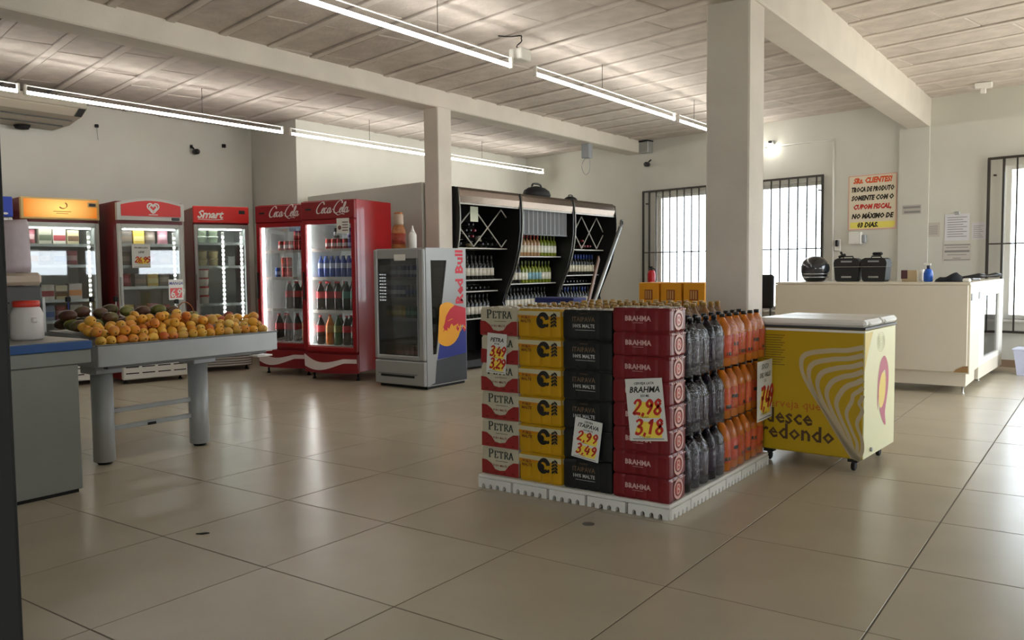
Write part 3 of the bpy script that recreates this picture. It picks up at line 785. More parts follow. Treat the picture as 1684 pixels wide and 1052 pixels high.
for i in range(7):
    k = i / 6.0
    xl = .285 + .34 * k ** 1.1; zt = .735 - .055 * i; zp = .665 - .07 * i
    pts = [(FW - .002, .765 - .048 * i), (.56 + .09 * k, .742 - .048 * i), (xl + .16 * (1 - k) + .012, .735 - .052 * i), (xl + .03, .705 - .054 * i), (xl, .64 - .056 * i), (xl + .03 + .0 * k, .54 - .055 * i), (xl + .13 * (1 - .6 * k), .38 - .04 * i), (.575 + .06 * k, .13 - .006 * i), (.60 + .055 * k, .092)]
    pts = [(min(a, FW - .003), max(b, .09)) for a, b in pts]
    add_stroke(mb, pts, .032 if i < 5 else .026, fn, nib=2.3, lo=.5, smooth=5)
mb.build('wave_print', FLINE, t)
mb = MB(); f2 = on_face('front', (0, 0, 0), .0016)
add_text(mb, 'desce', .135, f2, .02, align='RIGHT', du=.36, dv=.262); add_text(mb, 'redondo', .135, f2, .02, align='RIGHT', du=.495, dv=.165)
mb.build('lettering', FBRN, t)
mb = MB(); add_text(mb, 'cerveja que', .078, f2, .004, align='RIGHT', du=.41, dv=.362); mb.build('lettering', FORG, t)
mb = MB()
for k in range(13): add_poly(mb, [(.04, .815 - k * .0155), (.18 - (k % 3) * .012, .815 - k * .0155), (.18 - (k % 3) * .012, .8185 - k * .0155), (.04, .8185 - k * .0155)], fn)
mb.build('fine_print', FBRN, t)
fr = on_face('right', (FW + .0035, 0, 0))
out = [(.42, .68), (.50, .60), (.505, .48), (.46, .37), (.44, .31), (.46, .235), (.40, .26), (.335, .33), (.325, .36), (.40, .40), (.45, .50), (.43, .59), (.36, .56), (.30, .44), (.285, .35), (.27, .42), (.28, .55), (.33, .65)]
mb = MB(); add_poly(mb, [(p[0], p[1]) for p in smooth_line(out, 3, True)][:-1], fr); mb.build('emblem', mat('freezer_magenta', 'b33a5e', .4), t)
mb = MB(); fr2 = on_face('right', (FW + .0035, 0, 0), .0016); add_poly(mb, ell(.37, .47, .072, .115, 18, tilt=-.25), fr2); mb.build('emblem_sun', mat('freezer_sun', 'e7c850', .4), t)
mb = MB()
for k in range(5): add_stroke(mb, ell(.33, .775, .02 + k * .016, .012 + k * .012, 12), .004, fr, closed=True, smooth=2)
mb.build('embossed_rings', mat('freezer_ring', 'c6c493', .45), t)
mb = MB(); add_poly(mb, [(.004, .85), (.16, .85), (.06, .72), (.004, .62)], fr); mb.build('corner_print', mat('freezer_corner', 'd5b94a', .4), t)
MB().lathe([(.014, 0), (.014, .012), (.006, .014)], 10, (FW + .003, .14, .13), 'x').build('drain_plug', SILVER, t)

# yellow cartons behind the pallet
CART = mat('carton_yellow', 'd9930f', 0.5, noise=.05)
def carton(x, z, lab, word, wd=.195):
    t = thing('carton', lab, 'carton', (x, 4.68, z), rnd.uniform(-.03, .03), 'yellow cartons behind the pallet')
    MB().box(-wd / 2, wd / 2, -.13, .13, 0, .222, .006).build('box', CART, t)
    mb = MB(); f = on_face('front', (0, -.13, 0)); add_poly(mb, [(-.04, .07), (.04, .07), (.04, .16), (-.04, .16)], f); mb.build('print', mat('carton_print', '8a4a18', .5), t)
    mb = MB(); f = on_face('front', (0, -.13, 0), .0016)
    for k in range(3): add_poly(mb, [(-.03 + k * .022, .08), (-.02 + k * .022, .08), (-.02 + k * .022, .15), (-.03 + k * .022, .15)], f)
    mb.build('stripes', mat('carton_print2', 'c99a5a', .5), t)
    MB().box(-.02, .02, -.131, .131, .2222, .2228).build('tape', mat('tape', 'c9a24a', .3), t)
for i, x in enumerate((-.445, -.235, -.025)):
    for k in range(5):
        nm = ('left', 'middle', 'right')[i]
        carton(x, k * .2235, 'yellow carton on top of the %s stack behind the drinks pallet' % nm if k == 4 else 'yellow carton in the %s stack behind the pallet, %s from the floor' % (nm, ('first', 'second', 'third', 'fourth')[k]), '')

# ------------------------------------------------------------------ white service counter
CW = mat('counter_laminate', 'd9d1bf', 0.4); WOOD = mat('raw_chipboard', '9c7a50', 0.8)
t = thing('service_counter', 'L shaped white laminate counter with glass side display', 'counter', (1.80, 6.80, 0))
L_ = 1.86
MB().box(-L_, 0, .03, .70, .20, 1.05).build('carcass', CW, t)
MB().box(-L_, -.02, .0, .03, .215, 1.05, .003).build('front_panel', CW, t)
MB().box(-L_, 0, 0.0, .72, 1.052, 1.075, .004).build('countertop', CW, t)
MB().box(-L_ + .02, -.03, .04, .66, .075, .21).build('plinth', CW, t)
MB().prism([(-.005, .215), (-.005, .28), (-.05, .275), (-.11, .24), (-.13, .215)], -.003, .0, 'xz').build('chipped_corner', WOOD, t)['label'] = 'chipped brown corner'
MB().prism([(-.55, .7), (0.0, .7), (.06, 2.25), (-.5, 2.25)], .075, .21, 'xy').build('plinth', CW, t)
MB().prism([(-.55, .72), (0.0, .72), (.06, 2.27), (-.5, 2.27)], 1.052, 1.075, 'xy').build('countertop', CW, t)
side = MB()
side.prism([(-.03, .70), (0, .70), (.012, 1.0), (-.02, 1.0)], .21, 1.05, 'xy').prism([(.03, 1.95), (.052, 1.95), (.06, 2.25), (.03, 2.25)], .21, 1.05, 'xy').prism([(-.02, 1.0), (.012, 1.0), (.05, 1.95), (.02, 1.95)], .21, .27, 'xy').prism([(-.02, 1.0), (.012, 1.0), (.05, 1.95), (.02, 1.95)], .92, 1.05, 'xy')
side.build('side_panel', WHITE, t)
MB().prism([(-.02, 1.0), (-.012, 1.0), (.034, 1.95), (.028, 1.95)], .27, .92, 'xy').build('display_glass', GLASSD, t)
MB().prism([(-.5, 1.0), (-.48, 1.0), (-.44, 1.95), (-.46, 1.95)], .21, 1.04, 'xy').build('back_panel', DGREY, t)
MB().prism([(-.48, 1.0), (-.03, 1.0), (.01, 1.95), (-.44, 1.95)], .5, .508, 'xy').build('shelf', CHROME, t)
for y in (.05, .6): MB().prism([(.0, y), (.004, y), (.004, y + .1), (0, y + .1)], .9, .97, 'xy').build('hinge_plate', DGREY, t)
for x, y in ((-.06, .08), (-L_ + .1, .08), (-L_ + .1, .6), (-.02, 2.1), (-.4, 2.1), (-.06, 1.2)): MB().lathe([(.02, 0), (.02, .008), (.011, .014), (.011, .076)], 10, (x, y, 0)).build('leg', CHROME, t)
for k, (y, c) in enumerate(((8.05, 'c43a30'), (8.2, 'b9b6c4'), (8.42, '7a7f9c'))):
    m_ = MB().box(-.05, .05, -.05, .05, 0, .16 + .03 * k, .01).build('product_box', mat('prod%d' % k, c, .5), None, (1.66 + .01 * k, y, .2 + .012))
    tag(m_, ('red', 'white', 'grey blue')[k] + ' product box inside the glass side of the white counter', 'box')
for o_ in [q for q in COL.objects if q.name.startswith('product_box')]: o_.location.z = .2115
CZ = 1.0755
# things on the counter
t = thing('helmet', 'black and silver motorcycle helmet on the white counter', 'helmet', (.235, 7.22, CZ), .5)
hv = MB(); prof = [(.075, .0), (.105, .012), (.13, .06), (.142, .12), (.14, .17), (.125, .215), (.095, .25), (.05, .272), (.0, .278)]
hv.lathe(prof, 20); hv.v = [(x * 1.02, y * 1.14, z) for x, y, z in hv.v]; hv.build('shell', mat('helmet_black', '1d1f22', .25, coat=.6), t)
vs = MB(); vp = [(.138, .1), (.146, .125), (.1465, .155), (.138, .19)]
n = 14; vv = []
for r, z in vp:
    for i in range(n): a = -PI / 2 - 1.15 + 2.3 * i / (n - 1); vv.append((1.03 * r * math.cos(a) * 1.02, 1.03 * r * math.sin(a) * 1.14, z))
vs.add(vv, [(r * n + i, r * n + i + 1, (r + 1) * n + i + 1, (r + 1) * n + i) for r in range(3) for i in range(n - 1)], True); vs.build('visor', mat('visor_smoke', '30343a', .08, spec=.9), t)
cg = MB()
for z, s_ in ((.05, 1), (.085, 1)): cg.tube([(1.03 * (.129 + z * .1) * math.cos(a), 1.17 * (.129 + z * .1) * math.sin(a), z) for a in [-PI / 2 - 1.2 + 2.4 * i / 12 for i in range(13)]], .007, 5)
cg.build('chin_trim', mat('helmet_silver', 'b9bcc0', .2, .8), t)
st_ = MB()
for a in (-2.2, -.9, .4): st_.tube([(.143 * math.cos(a + q * .05) * math.cos(q * .25), .16 * math.sin(a + q * .05) * math.cos(q * .25), .14 + .10 * math.sin(q * .25)) for q in range(5)], .006, 5)
st_.build('stripe', mat('helmet_stripe', '9a9da3', .25, .6), t)
def top_case(x, y, lab):
    t = thing('carry_case', lab, 'case', (x, y, CZ), rnd.uniform(-.1, .1), 'black cases on the counter')
    MB().prism([(-.095, 0), (.095, 0), (.115, .02), (.125, .155), (-.125, .155), (-.115, .02)], -.11, .11, 'xz').build('body', mat('case_black', '161616', .6), t)
    MB().prism([(-.128, .158), (.128, .158), (.13, .2), (.118, .235), (.085, .25), (-.085, .25), (-.118, .235), (-.13, .2)], -.115, .115, 'xz').build('lid', mat('case_black', '161616', .6), t)
    MB().box(-.05, .05, -.118, -.112, .04, .058, .003).build('latch', SILVER, t)
    MB().box(-.055, .055, -.119, -.114, .205, .222).build('badge', GREYM, t)
    MB().tube([(-.05, 0, .25), (-.045, 0, .268), (.045, 0, .268), (.05, 0, .25)], .008).build('handle', BLACKM, t)
    return t
top_case(.565, 7.30, 'left of two black carry cases on the white counter')
top_case(.848, 7.30, 'right of two black carry cases, nearest the pilaster')
tag(MB().tube([(.45, 7.36, CZ + .262), (.52, 7.36, CZ + .29)], .015, 8).tube([(.50, 7.36, CZ + .262), (.47, 7.36, CZ + .32)], .012, 8).build('spray_trigger', BLACKM), 'small black sprayer head lying on the left carry case', 'sprayer')
tag(MB().box(.80, .90, 7.32, 7.38, CZ + .277, CZ + .31, .012).build('pouch', BLACKM), 'small black pouch lying on the right carry case', 'pouch')
t = thing('cardboard_box', 'small beige box with dark red end on the counter', 'box', (1.17, 7.25, CZ), .1)
MB().box(-.055, .085, -.05, .05, 0, .118, .004).build('carton', mat('beige_card', 'b8a27c', .6), t); MB().box(-.062, -.002, -.052, -.0495, .03, .118).build('dark_label', mat('dark_red_label', '4a1c1c', .5), t)
t = thing('spray_bottle', 'bright blue spray bottle standing on the white counter', 'bottle', (1.368, 7.2, CZ))
MB().lathe([(.035, 0), (.045, .008), (.045, .085), (.035, .115), (.022, .13)], 14).build('body', mat('blue_liquid', '1c58b8', .2), t)
MB().lathe([(.016, .128), (.018, .165)], 10).build('collar', mat('navy_cap', '152040', .4), t)
MB().prism([(-.02, .165), (.02, .165), (.024, .185), (-.03, .192), (-.05, .183)], -.012, .012, 'xz').build('trigger', WHITE, t)
tag(MB().box(1.262, 1.318, 7.30, 7.40, CZ, CZ + .125, .02).build('paper_roll', WHITEM), 'crumpled white paper pack between the box and blue bottle', 'paper')
cl = MB().lathe([(.13, 0), (.125, .02), (.1, .05), (.05, .07), (0, .078)], 14, (0, 0, 0)); cl.v = [(x * 1.0 + .02 * math.sin(9 * y + 20 * z), y * .7, z * (1 + .35 * math.sin(x * 30))) for x, y, z in cl.v]
tag(cl.build('cloth', mat('dark_cloth', '1a1c22', .9), None, (1.56, 7.18, CZ)), 'heap of black cloth on the counter right of blue bottle', 'cloth')
def brush(x, y, rz, lab):
    t = thing('hand_brush', lab, 'brush', (x, y, CZ), rz, 'dark hand brushes')
    MB().tube([(-.15, 0, .028), (-.02, 0, .045), (.08, 0, .055), (.14, 0, .052)], [.010, .013, .026, .020], 8).build('handle', BLACK, t)
    MB().box(-.2, -.1, -.03, .03, .0, .035, .01).build('head', GREYM, t)
brush(1.70, 7.55, .35, 'dark handled brush lying near the counter corner')
brush(1.80, 8.15, .7, 'dark handled brush further along the counter side wing')
tag(MB().box(1.70, 1.77, 7.02, 7.09, CZ, CZ + .035, .012).build('tape_dispenser', WHITE), 'small white dispenser by the right end of the counter', 'dispenser')
t = thing('storage_bin', 'pale lilac plastic bin on the floor at the right edge', 'bin', (2.20, 8.83, 0), -.1)
MB().prism([(-.14, 0), (.14, 0), (.18, .28), (-.18, .28)], -.15, .15, 'xz').build('tub', mat('lilac_plastic', 'c3c6dc', .45), t); MB().box(-.195, .195, -.165, .165, .28, .30, .006).build('rim', mat('lilac_plastic2', 'cfd2e6', .45), t)
# office chair behind the near pillar
t = thing('office_chair', 'black office chair between near pillar and counter', 'chair', (-.50, 7.45, 0), .3)
MB().box(-.2, .2, .14, .19, .75, 1.15, .03).build('backrest', BLACKM, t); MB().box(-.24, .24, -.24, .22, .44, .52, .03).build('seat', BLACKM, t)
MB().tube([(0, .2, .5), (0, .22, .8)], .025).build('back_bracket', BLACKM, t); MB().cyl(0, 0, .1, .45, .028).build('column', CHROME, t)
for k in range(5):
    a = k * 2 * PI / 5 + .3; MB().tube([(0, 0, .1), (.26 * math.cos(a), .26 * math.sin(a), .075)], .02).cyl(.26 * math.cos(a), .26 * math.sin(a), 0, .07, .025, 8).build('leg', BLACK, t)
for s_ in (-1, 1): MB().tube([(.24 * s_, .05, .48), (.27 * s_, .05, .66), (.27 * s_, -.15, .67)], .018).build('armrest', BLACK, t)
# fire extinguisher in front of the window
t = thing('fire_extinguisher', 'red fire extinguisher hung on the grille corner of the window', 'fire extinguisher', (-3.36, wy(-3.36) - .14, .90))
MB().lathe([(.06, 0), (.066, .01), (.066, .24), (.05, .285), (.022, .30)], 14).build('cylinder', mat('extinguisher_red', 'c01322', .3), t)
MB().lathe([(.02, .30), (.02, .335)], 8).box(-.05, .02, -.012, .012, .335, .36).build('valve', BLACKM, t)
MB().tube(smooth_line([(.02, 0, .33), (.075, 0, .30), (.085, 0, .2), (.075, 0, .1)], 4), .009).build('hose', BLACK, t)
MB().box(-.02, .02, .06, .10, .10, .14).build('wall_bracket', BLACKM, t)

# ------------------------------------------------------------------ papers on the back wall
def wall_sheet(name, lab, cat, X, z, W_, H_, col='d9d7d2', lines=(), m=None, off=.003, ti=0.0):
    t = thing(name, lab, cat, (X, wy(X) - off, z), ANG)
    MB().box(-W_ / 2, W_ / 2, -.002, 0, 0, H_).build('sheet', m or mat('sheet_' + col, col, .75), t)
    mb = MB(); f = on_face('front', (0, -.002, 0), .0008)
    for u0_, u1_, v0, v1 in lines: add_poly(mb, [(u0_ * W_ / 2, v0 * H_), (u1_ * W_ / 2, v0 * H_), (u1_ * W_ / 2, v1 * H_), (u0_ * W_ / 2, v1 * H_)], f)
    if lines: mb.build('printed_lines', mat('grey_ink', '8a8784', .7), t)
    return t
X = .225
t = thing('poster', 'hand lettered customer notice poster with yellow bottom band', 'poster', (X, wy(X) - .004, 1.725), ANG)
W_, H_ = .655, .735
MB().box(-W_ / 2, W_ / 2, -.002, .001, 0, H_).build('sheet', mat('poster_cream', 'e2d6bc', .7), t)
f = on_face('front', (0, -.002, 0), .0008); f2 = on_face('front', (0, -.002, 0), .0016)
mb = MB()
for a, b, c, d in ((-.33, .33, 0, .012), (-.33, .33, H_ - .012, H_), (-.33, -.318, 0, H_), (.318, .33, 0, H_)): add_poly(mb, [(a, c), (b, c), (b, d), (a, d)], f)
mb.build('border', mat('poster_pink', 'e0a890', .7), t)
mb = MB(); add_poly(mb, [(-.30, .022), (.28, .022), (.31, .05), (.31, .105), (-.30, .105)], f); mb.build('highlight', mat('poster_yellow', 'efe06a', .7), t)
mb = MB(); add_text(mb, 'SRs. CLIENTES!', .10, f2, .055, .25, sx=.80, dv=.63); mb.build('lettering', mat('poster_orange', 'd9571f', .7), t)
mb = MB(); add_text(mb, 'TROCA DE PRODUTO', .088, f2, .055, .25, sx=.66, dv=.515); add_text(mb, 'SOMENTE COM O', .088, f2, .055, .25, sx=.80, dv=.40)
add_text(mb, 'NO MÁXIMO DE', .088, f2, .055, .25, sx=.86, dv=.155); add_text(mb, '03 DIAS.', .088, f2, .055, .25, sx=.9, dv=.036, du=-.06); mb.build('lettering', mat('poster_black', '262012', .7), t)
mb = MB(); add_text(mb, 'CUPOM FISCAL,', .088, f2, .055, .25, sx=.84, dv=.28); mb.build('lettering', mat('poster_red', 'c9281f', .7), t)
wall_sheet('label_strip', 'small dark edged notice strip right of the poster', 'notice', .745, 1.90, .24, .12, 'b9b4aa', [(-.9, .9, .62, .85), (-.8, .9, .12, .35)], off=.045)
wall_sheet('notice', 'small grey notice left of the clipboard', 'notice', 1.005, 1.60, .16, .18, 'c2bab0', [(-.7, .7, .2 + .13 * k, .24 + .13 * k) for k in range(5)])
t = wall_sheet('clipboard', 'clipboard with white sheet on the back wall', 'clipboard', 1.285, 1.545, .29, .33, 'd6d5d8', [(-.8, .8 - .3 * (k % 2), .14 + .09 * k, .165 + .09 * k) for k in range(9)])
MB().box(-.03, .03, -.012, 0, .32, .36, .004).build('clip', SILVER, t)
wall_sheet('notice', 'white printed notice right of the clipboard', 'notice', 1.535, 1.55, .17, .21, 'd2d0d2', [(-.75, .6 - .2 * (k % 3), .12 + .11 * k, .145 + .11 * k) for k in range(7)])
wall_sheet('plaque', 'wide framed plaque below the clipboard', 'plaque', 1.29, 1.29, .33, .215, 'c6c1b8', [(-.93, .93, .9, .96), (-.9, .9, .5, .62), (-.93, .93, .04, .09), (-.3, .3, .14, .18), (-.8, .8, .76, .80), (-.7, .7, .34, .38)])
t = thing('electric_meter', 'small white electric box under the poster', 'electric box', (.02, wy(.02) - .0, 1.53), ANG)
MB().box(-.09, .09, -.05, 0, 0, .17, .01).build('case', WHITE, t); MB().box(.09, .15, -.045, 0, .02, .13, .01).build('socket', GREYM, t); MB().box(-.05, .05, -.054, -.05, .04, .12).build('cover', WHITEM, t)
t = thing('wall_phone', 'small black intercom on white plate left of the electric box', 'intercom', (-.24, wy(-.24), 1.45), ANG)
MB().box(-.045, .045, -.015, 0, 0, .16, .006).build('plate', WHITE, t); MB().box(-.025, .025, -.04, -.015, .06, .15, .01).build('handset', BLACK, t)

# ------------------------------------------------------------------ upright display fridges
def shell(t, W_, H_, D_, z0, m, liner, zi0, zi1, wall=.035, yin=.0):
    """outer case (five sides) plus liner; front open"""
    mb = MB()
    mb.box(-W_ / 2, -W_ / 2 + wall, yin, D_, z0, H_, .004).box(W_ / 2 - wall, W_ / 2, yin, D_, z0, H_, .004)
    mb.box(-W_ / 2 + wall, W_ / 2 - wall, D_ - .04, D_, z0, H_).box(-W_ / 2 + wall, W_ / 2 - wall, yin, D_ - .04, zi1, H_).box(-W_ / 2 + wall, W_ / 2 - wall, yin, D_ - .04, z0, zi0)
    mb.build('case', m, t)
    a, b = -W_ / 2 + wall, W_ / 2 - wall
    MB().box(a, a + .012, yin + .01, D_ - .04, zi0, zi1).box(b - .012, b, yin + .01, D_ - .04, zi0, zi1).box(a + .012, b - .012, D_ - .055, D_ - .04, zi0, zi1).box(a + .012, b - .012, yin + .01, D_ - .055, zi1 - .012, zi1).box(a + .012, b - .012, yin + .01, D_ - .055, zi0, zi0 + .01).build('liner', liner, t)
def door(t, W_, z0, z1, fr, m, glass, side=1, hm=BLACK, thick=.04):
    a, b = -W_ / 2 + .004, W_ / 2 - .004
    mb = MB().box(a, a + fr, -thick, 0, z0, z1, .006).box(b - fr, b, -thick, 0, z0, z1, .006).box(a + fr, b - fr, -thick, 0, z0, z0 + fr, .004).box(a + fr, b - fr, -thick, 0, z1 - fr, z1, .004)
    o = mb.build('door', m, t)
    MB().box(a + fr, b - fr, -thick * .6, -thick * .6 + .004, z0 + fr, z1 - fr).build('glass', glass, o)
    x = side * (W_ / 2 - fr * .5)
    MB().box(x - .010, x + .010, -thick - .022, -thick, (z0 + z1) / 2 - .16, (z0 + z1) / 2 + .16, .006).build('handle', hm, o)
    return o
def wire_shelves(t, W_, D_, zs, m, front=.03, solid=True):
    for z in zs:
        mb = MB().box(-W_ / 2 + .05, W_ / 2 - .05, front, D_ - .06, z - .008, z, .002)
        mb.box(-W_ / 2 + .05, W_ / 2 - .05, front - .006, front, z - .022, z + .012)
        mb.build('shelf', m, t)
def feet(t, W_, D_, z):
    for x in (-W_ / 2 + .06, W_ / 2 - .06):
        for y in (.06, D_ - .06): MB().lathe([(.022, 0), (.022, .012), (.012, .02), (.012, z)], 8, (x, y, 0)).build('foot', BLACKM, t)
def local(t, x, y, z):
    c, s = math.cos(t.rotation_euler[2]), math.sin(t.rotation_euler[2])
    return (t.location[0] + c * x - s * y, t.location[1] + s * x + c * y, t.location[2] + z)

# cola fridges
LAMPW = mat('white_print', 'e9dcd8', 0.4)
def cola_fridge(name, label, x, y, rz, sticker):
    t = thing(name, label, 'fridge', (x, y, 0), rz)
    W_, D_, H_ = .735, .70, 2.04
    shell(t, W_, H_, D_, .10, REDC, mat('cola_liner', 'd5d8d8', .45), .385, 1.80)
    feet(t, W_, D_, .102)
    h = MB().box(-W_ / 2, W_ / 2, -.045, 0, 1.825, 2.03, .008).build('header', mat('cola_header', '8f1119', .35), t)
    m_ = MB(); add_script(m_, on_face('front', (0, -.045, 0), .001), .108, -.155, 1.895); m_.build('lettering', LAMPW, h)
    MB().box(-.30, -.22, -.0465, -.045, 1.93, 1.95).build('thermometer', BLACKM, h)
    d = door(t, W_, .33, 1.822, .05, mat('cola_door', '9c1019', .35), GLASS, -1)
    # bulging kick panel with the wave
    def yb(u): return -.045 - .075 * (1 - (2 * u / W_) ** 2)
    mb = MB(); n = 16; vs = []
    for i in range(n + 1):
        u = -W_ / 2 + W_ * i / n
        vs += [(u, yb(u), .30), (u, yb(u) + .012, .09), (u, 0, .09), (u, 0, .30)]
    fs = []
    for i in range(n):
        for k in range(4): fs.append((i * 4 + k, i * 4 + (k + 1) % 4, (i + 1) * 4 + (k + 1) % 4, (i + 1) * 4 + k))
    mb.add(vs, fs + [(0, 1, 2, 3), tuple(n * 4 + k for k in range(4))]); kp = mb.build('kick_panel', mat('cola_grille', '8a1019', .5), t)
    mb = MB(); vs = []
    for i in range(25):
        u = -W_ / 2 + .004 + (W_ - .008) * i / 24; s_ = i / 24
        mid = .250 - .075 * math.sin(PI * min(s_ * 1.25, 1)) * (1 - .35 * s_) + .004 * s_ - .02 * s_; th = .078 * (1 - s_) ** 1.3 + .014 + .016 * s_ ** 3
        for v in (mid - th, mid + th * .6): vs.append((u, yb(u) + .012 * (.30 - min(v, .297)) / .21 - .002, min(v, .297)))
    mb.add(vs, [(2 * i, 2 * i + 1, 2 * i + 3, 2 * i + 2) for i in range(24)]); mb.build('white_wave', LAMPW, kp)
    mb = MB()
    for r in range(6):
        for c in range(34):
            u = -W_ / 2 + .02 + (W_ - .04) * (c + .5 * (r % 2)) / 34; v = .105 + r * .014
            mb.add([(u - .005, yb(u) + .010, v), (u, yb(u) + .010, v + .005), (u + .005, yb(u) + .010, v), (u, yb(u) + .010, v - .005)], [(0, 1, 2, 3)])
    o = mb.build('vent_hole', mat('cola_vent', '4f0a10', .6), kp); o['kind'] = 'stuff'
    wire_shelves(t, W_, D_, (.785, 1.165, 1.485), WHITE)
    MB().box(-W_ / 2 + .05, -W_ / 2 + .075, .012, .03, .42, 1.77, .004).build('led_strip', LEDM, t)
    if sticker:
        o = MB().box(.13, .30, -.0435, -.042, 1.66, 1.83).build('sticker', WHITEM, d)
        m_ = MB(); f = on_face('front', (0, -.0437, 0)); add_poly(m_, ell(.17, 1.725, .025, .025, 8), f)
        for k in range(4): add_poly(m_, [(.205, 1.69 + k * .03), (.285, 1.69 + k * .03), (.285, 1.70 + k * .03), (.205, 1.70 + k * .03)], f)
        m_.build('sticker_print', mat('sticker_ink', '6d4a48', .6), d)
    return t
cB = cola_fridge('cola_fridge', 'red cola fridge beside the silver energy drink fridge, full door in view', -4.341, 4.39, math.radians(10.4), True)
cA = cola_fridge('cola_fridge', 'red cola fridge partly covered by the other cola fridge, next to the glass freezer', -5.235, 4.447, math.radians(10), False)

# drinks: cans and bottles
def can_mesh(name, col, band=None, r=.032, h=.122, top=None):
    body = mat('can_' + col, col, .25, .5); b2 = mat('can_' + band, band, .3, .3) if band else body
    mb = MB().lathe([(r * .8, 0), (r, .008), (r, h * .3), (r, h * .62), (r, h - .012), (r * .82, h - .002), (r * .8, h), (r * .74, h - .004)], 10, mis=[2, 0, 1, 0, 0, 2, 2])
    return mb.mesh(name, [body, b2, CANL])
def soda_mesh(name, liquid, lab, cap, h=.335, r=.052):
    m0 = mat('liq_' + liquid, liquid, .15); m1 = mat('lab_' + lab, lab, .4); m2 = mat('cap_' + cap, cap, .4)
    mb = MB().lathe([(r * .75, 0), (r, .02), (r, h * .42), (r * .97, h * .43), (r * .97, h * .66), (r * .9, h * .70), (r * .55, h * .84), (r * .3, h * .92), (r * .3, h * .935), (r * .34, h * .94), (r * .34, h)], 12, mis=[0, 0, 0, 1, 0, 0, 0, 0, 2, 2])
    return mb.mesh(name, [m0, m1, m2])
CM = {'red': can_mesh('can', 'c3141c', 'b81219'), 'redw': can_mesh('can', 'c3141c', 'd9cfcf'), 'dark': can_mesh('can', '2a2224', 'd5cfcf'), 'pur': can_mesh('can', '5a3aa5', 'b9b3e0'),
      'blue': can_mesh('can', '2d53a8', 'aebbe0'), 'silver': can_mesh('can', '8f98ad', '33488f', .027, .135), 'sbl': can_mesh('can', '3a4f97', 'a9b0c2', .027, .135), 'syel': can_mesh('can', 'b9a21c', 'cdb63a', .027, .135),
      'sgrn': can_mesh('can', '2f7f55', '49976c', .027, .135), 'sred': can_mesh('can', '8c3b34', 'a34d42', .027, .135)}
BMs = {'cola': soda_mesh('bottle', '1d0d0b', 'd0202c', 'c0161e'), 'colab': soda_mesh('bottle', '1d0d0b', 'e0344a', 'c0161e'), 'oran': soda_mesh('bottle', 'e07a18', 'e8a03a', 'd76a1a'), 'guar': soda_mesh('bottle', '2f5a2a', '8c9a3a', '2d6a35'),
       'green': soda_mesh('bottle', '12302a', '2f9a86', '1f6a4a'), 'blue': soda_mesh('bottle', '1b46a5', 'c9d4ea', '2040a0', .25, .036), 'cyan': soda_mesh('bottle', '1f86d8', '58b2ee', 'e8eef4', .25, .036)}
ORD = ['first', 'second', 'third', 'fourth', 'fifth', 'sixth', 'seventh', 'eighth', 'ninth', 'tenth', 'eleventh', 'twelfth', 'thirteenth', 'fourteenth', 'fifteenth', 'sixteenth']
def put_items(fr, items, z, names):
    """items: list of (mesh, x, y, extra z, name, label, category, group)"""
    for me, x, y, dz, nm, lab, cat, grp in items:
        o = obj(nm, me, None, local(fr, x, y, z + dz), (0, 0, rnd.uniform(0, 6.28))); tag(o, lab, cat, grp)
def row(fr, me, xs, y, z, nm, lab, cat, grp, dz=0):
    put_items(fr, [(me, x, y, dz, nm, (ORD[i] + ' from left: ' if len(xs) > 1 else '') + lab, cat, grp) for i, x in enumerate(xs)], z, None)
xr = lambda a, b, n: [a + (b - a) * i / max(n - 1, 1) for i in range(n)]
# front fridge, top to bottom
z = 1.487
row(cB, CM['redw'], xr(-.10, .14, 4), .10, z, 'can', 'red white can, front of top shelf, front cola fridge', 'can', 'cans on the top shelf of the front cola fridge')
row(cB, CM['dark'], [.02], .10, z, 'can', 'black and white drink can stacked on red cans, front cola fridge', 'can', None, .1225)
row(cB, CM['pur'], xr(.215, .285, 2), .10, z, 'can', 'purple can, lower layer, top shelf, front cola fridge', 'can', 'purple cans, front cola fridge')
row(cB, CM['pur'], xr(.215, .285, 2), .10, z, 'can', 'purple can, upper layer, top shelf, front cola fridge', 'can', 'purple cans stacked on others', .1225)
row(cB, CM['redw'], xr(-.06, .28, 5), .20, z, 'can', 'red white can, back of top shelf, front cola fridge', 'can', 'back row cans, front cola fridge')
z = 1.167
for k, y in enumerate((.09, .175)):
    row(cB, BMs['blue'], xr(-.20, .20, 6), y, z, 'bottle', 'small blue bottle with white label in the front cola fridge, ' + ('front row' if k == 0 else 'second row'), 'bottle', 'blue bottles row %d' % (k + 1))
    row(cB, BMs['cyan'], [.28], y, z, 'bottle', 'bright blue bottle at the right end of the blue bottles, ' + ('front row' if k == 0 else 'second row'), 'bottle', None)
z = .787
for k, y in enumerate((.10, .22)):
    g = 'cola bottles on the middle shelf of the front cola fridge, row %d' % (k + 1)
    row(cB, BMs['cola'], xr(-.225, .03, 3), y, z, 'bottle', 'red label cola bottle, middle shelf, front cola fridge, ' + ('front row' if k == 0 else 'second row'), 'bottle', g)
    row(cB, BMs['green'], xr(.14, .25, 2), y, z, 'bottle', 'green label bottle, middle shelf, front cola fridge, ' + ('front row' if k == 0 else 'second row'), 'bottle', 'green label bottles row %d' % (k + 1))
z = .396
row(cB, BMs['cola'], [-.235], .10, z, 'bottle', 'cola bottle at the left end of bottom shelf, front cola fridge', 'bottle', None)
row(cB, BMs['oran'], [-.10], .10, z, 'bottle', 'orange soda bottle on the bottom shelf, front cola fridge', 'bottle', None)
row(cB, BMs['guar'], [.015], .10, z, 'bottle', 'green soda bottle on the bottom shelf, right of orange one', 'bottle', None)
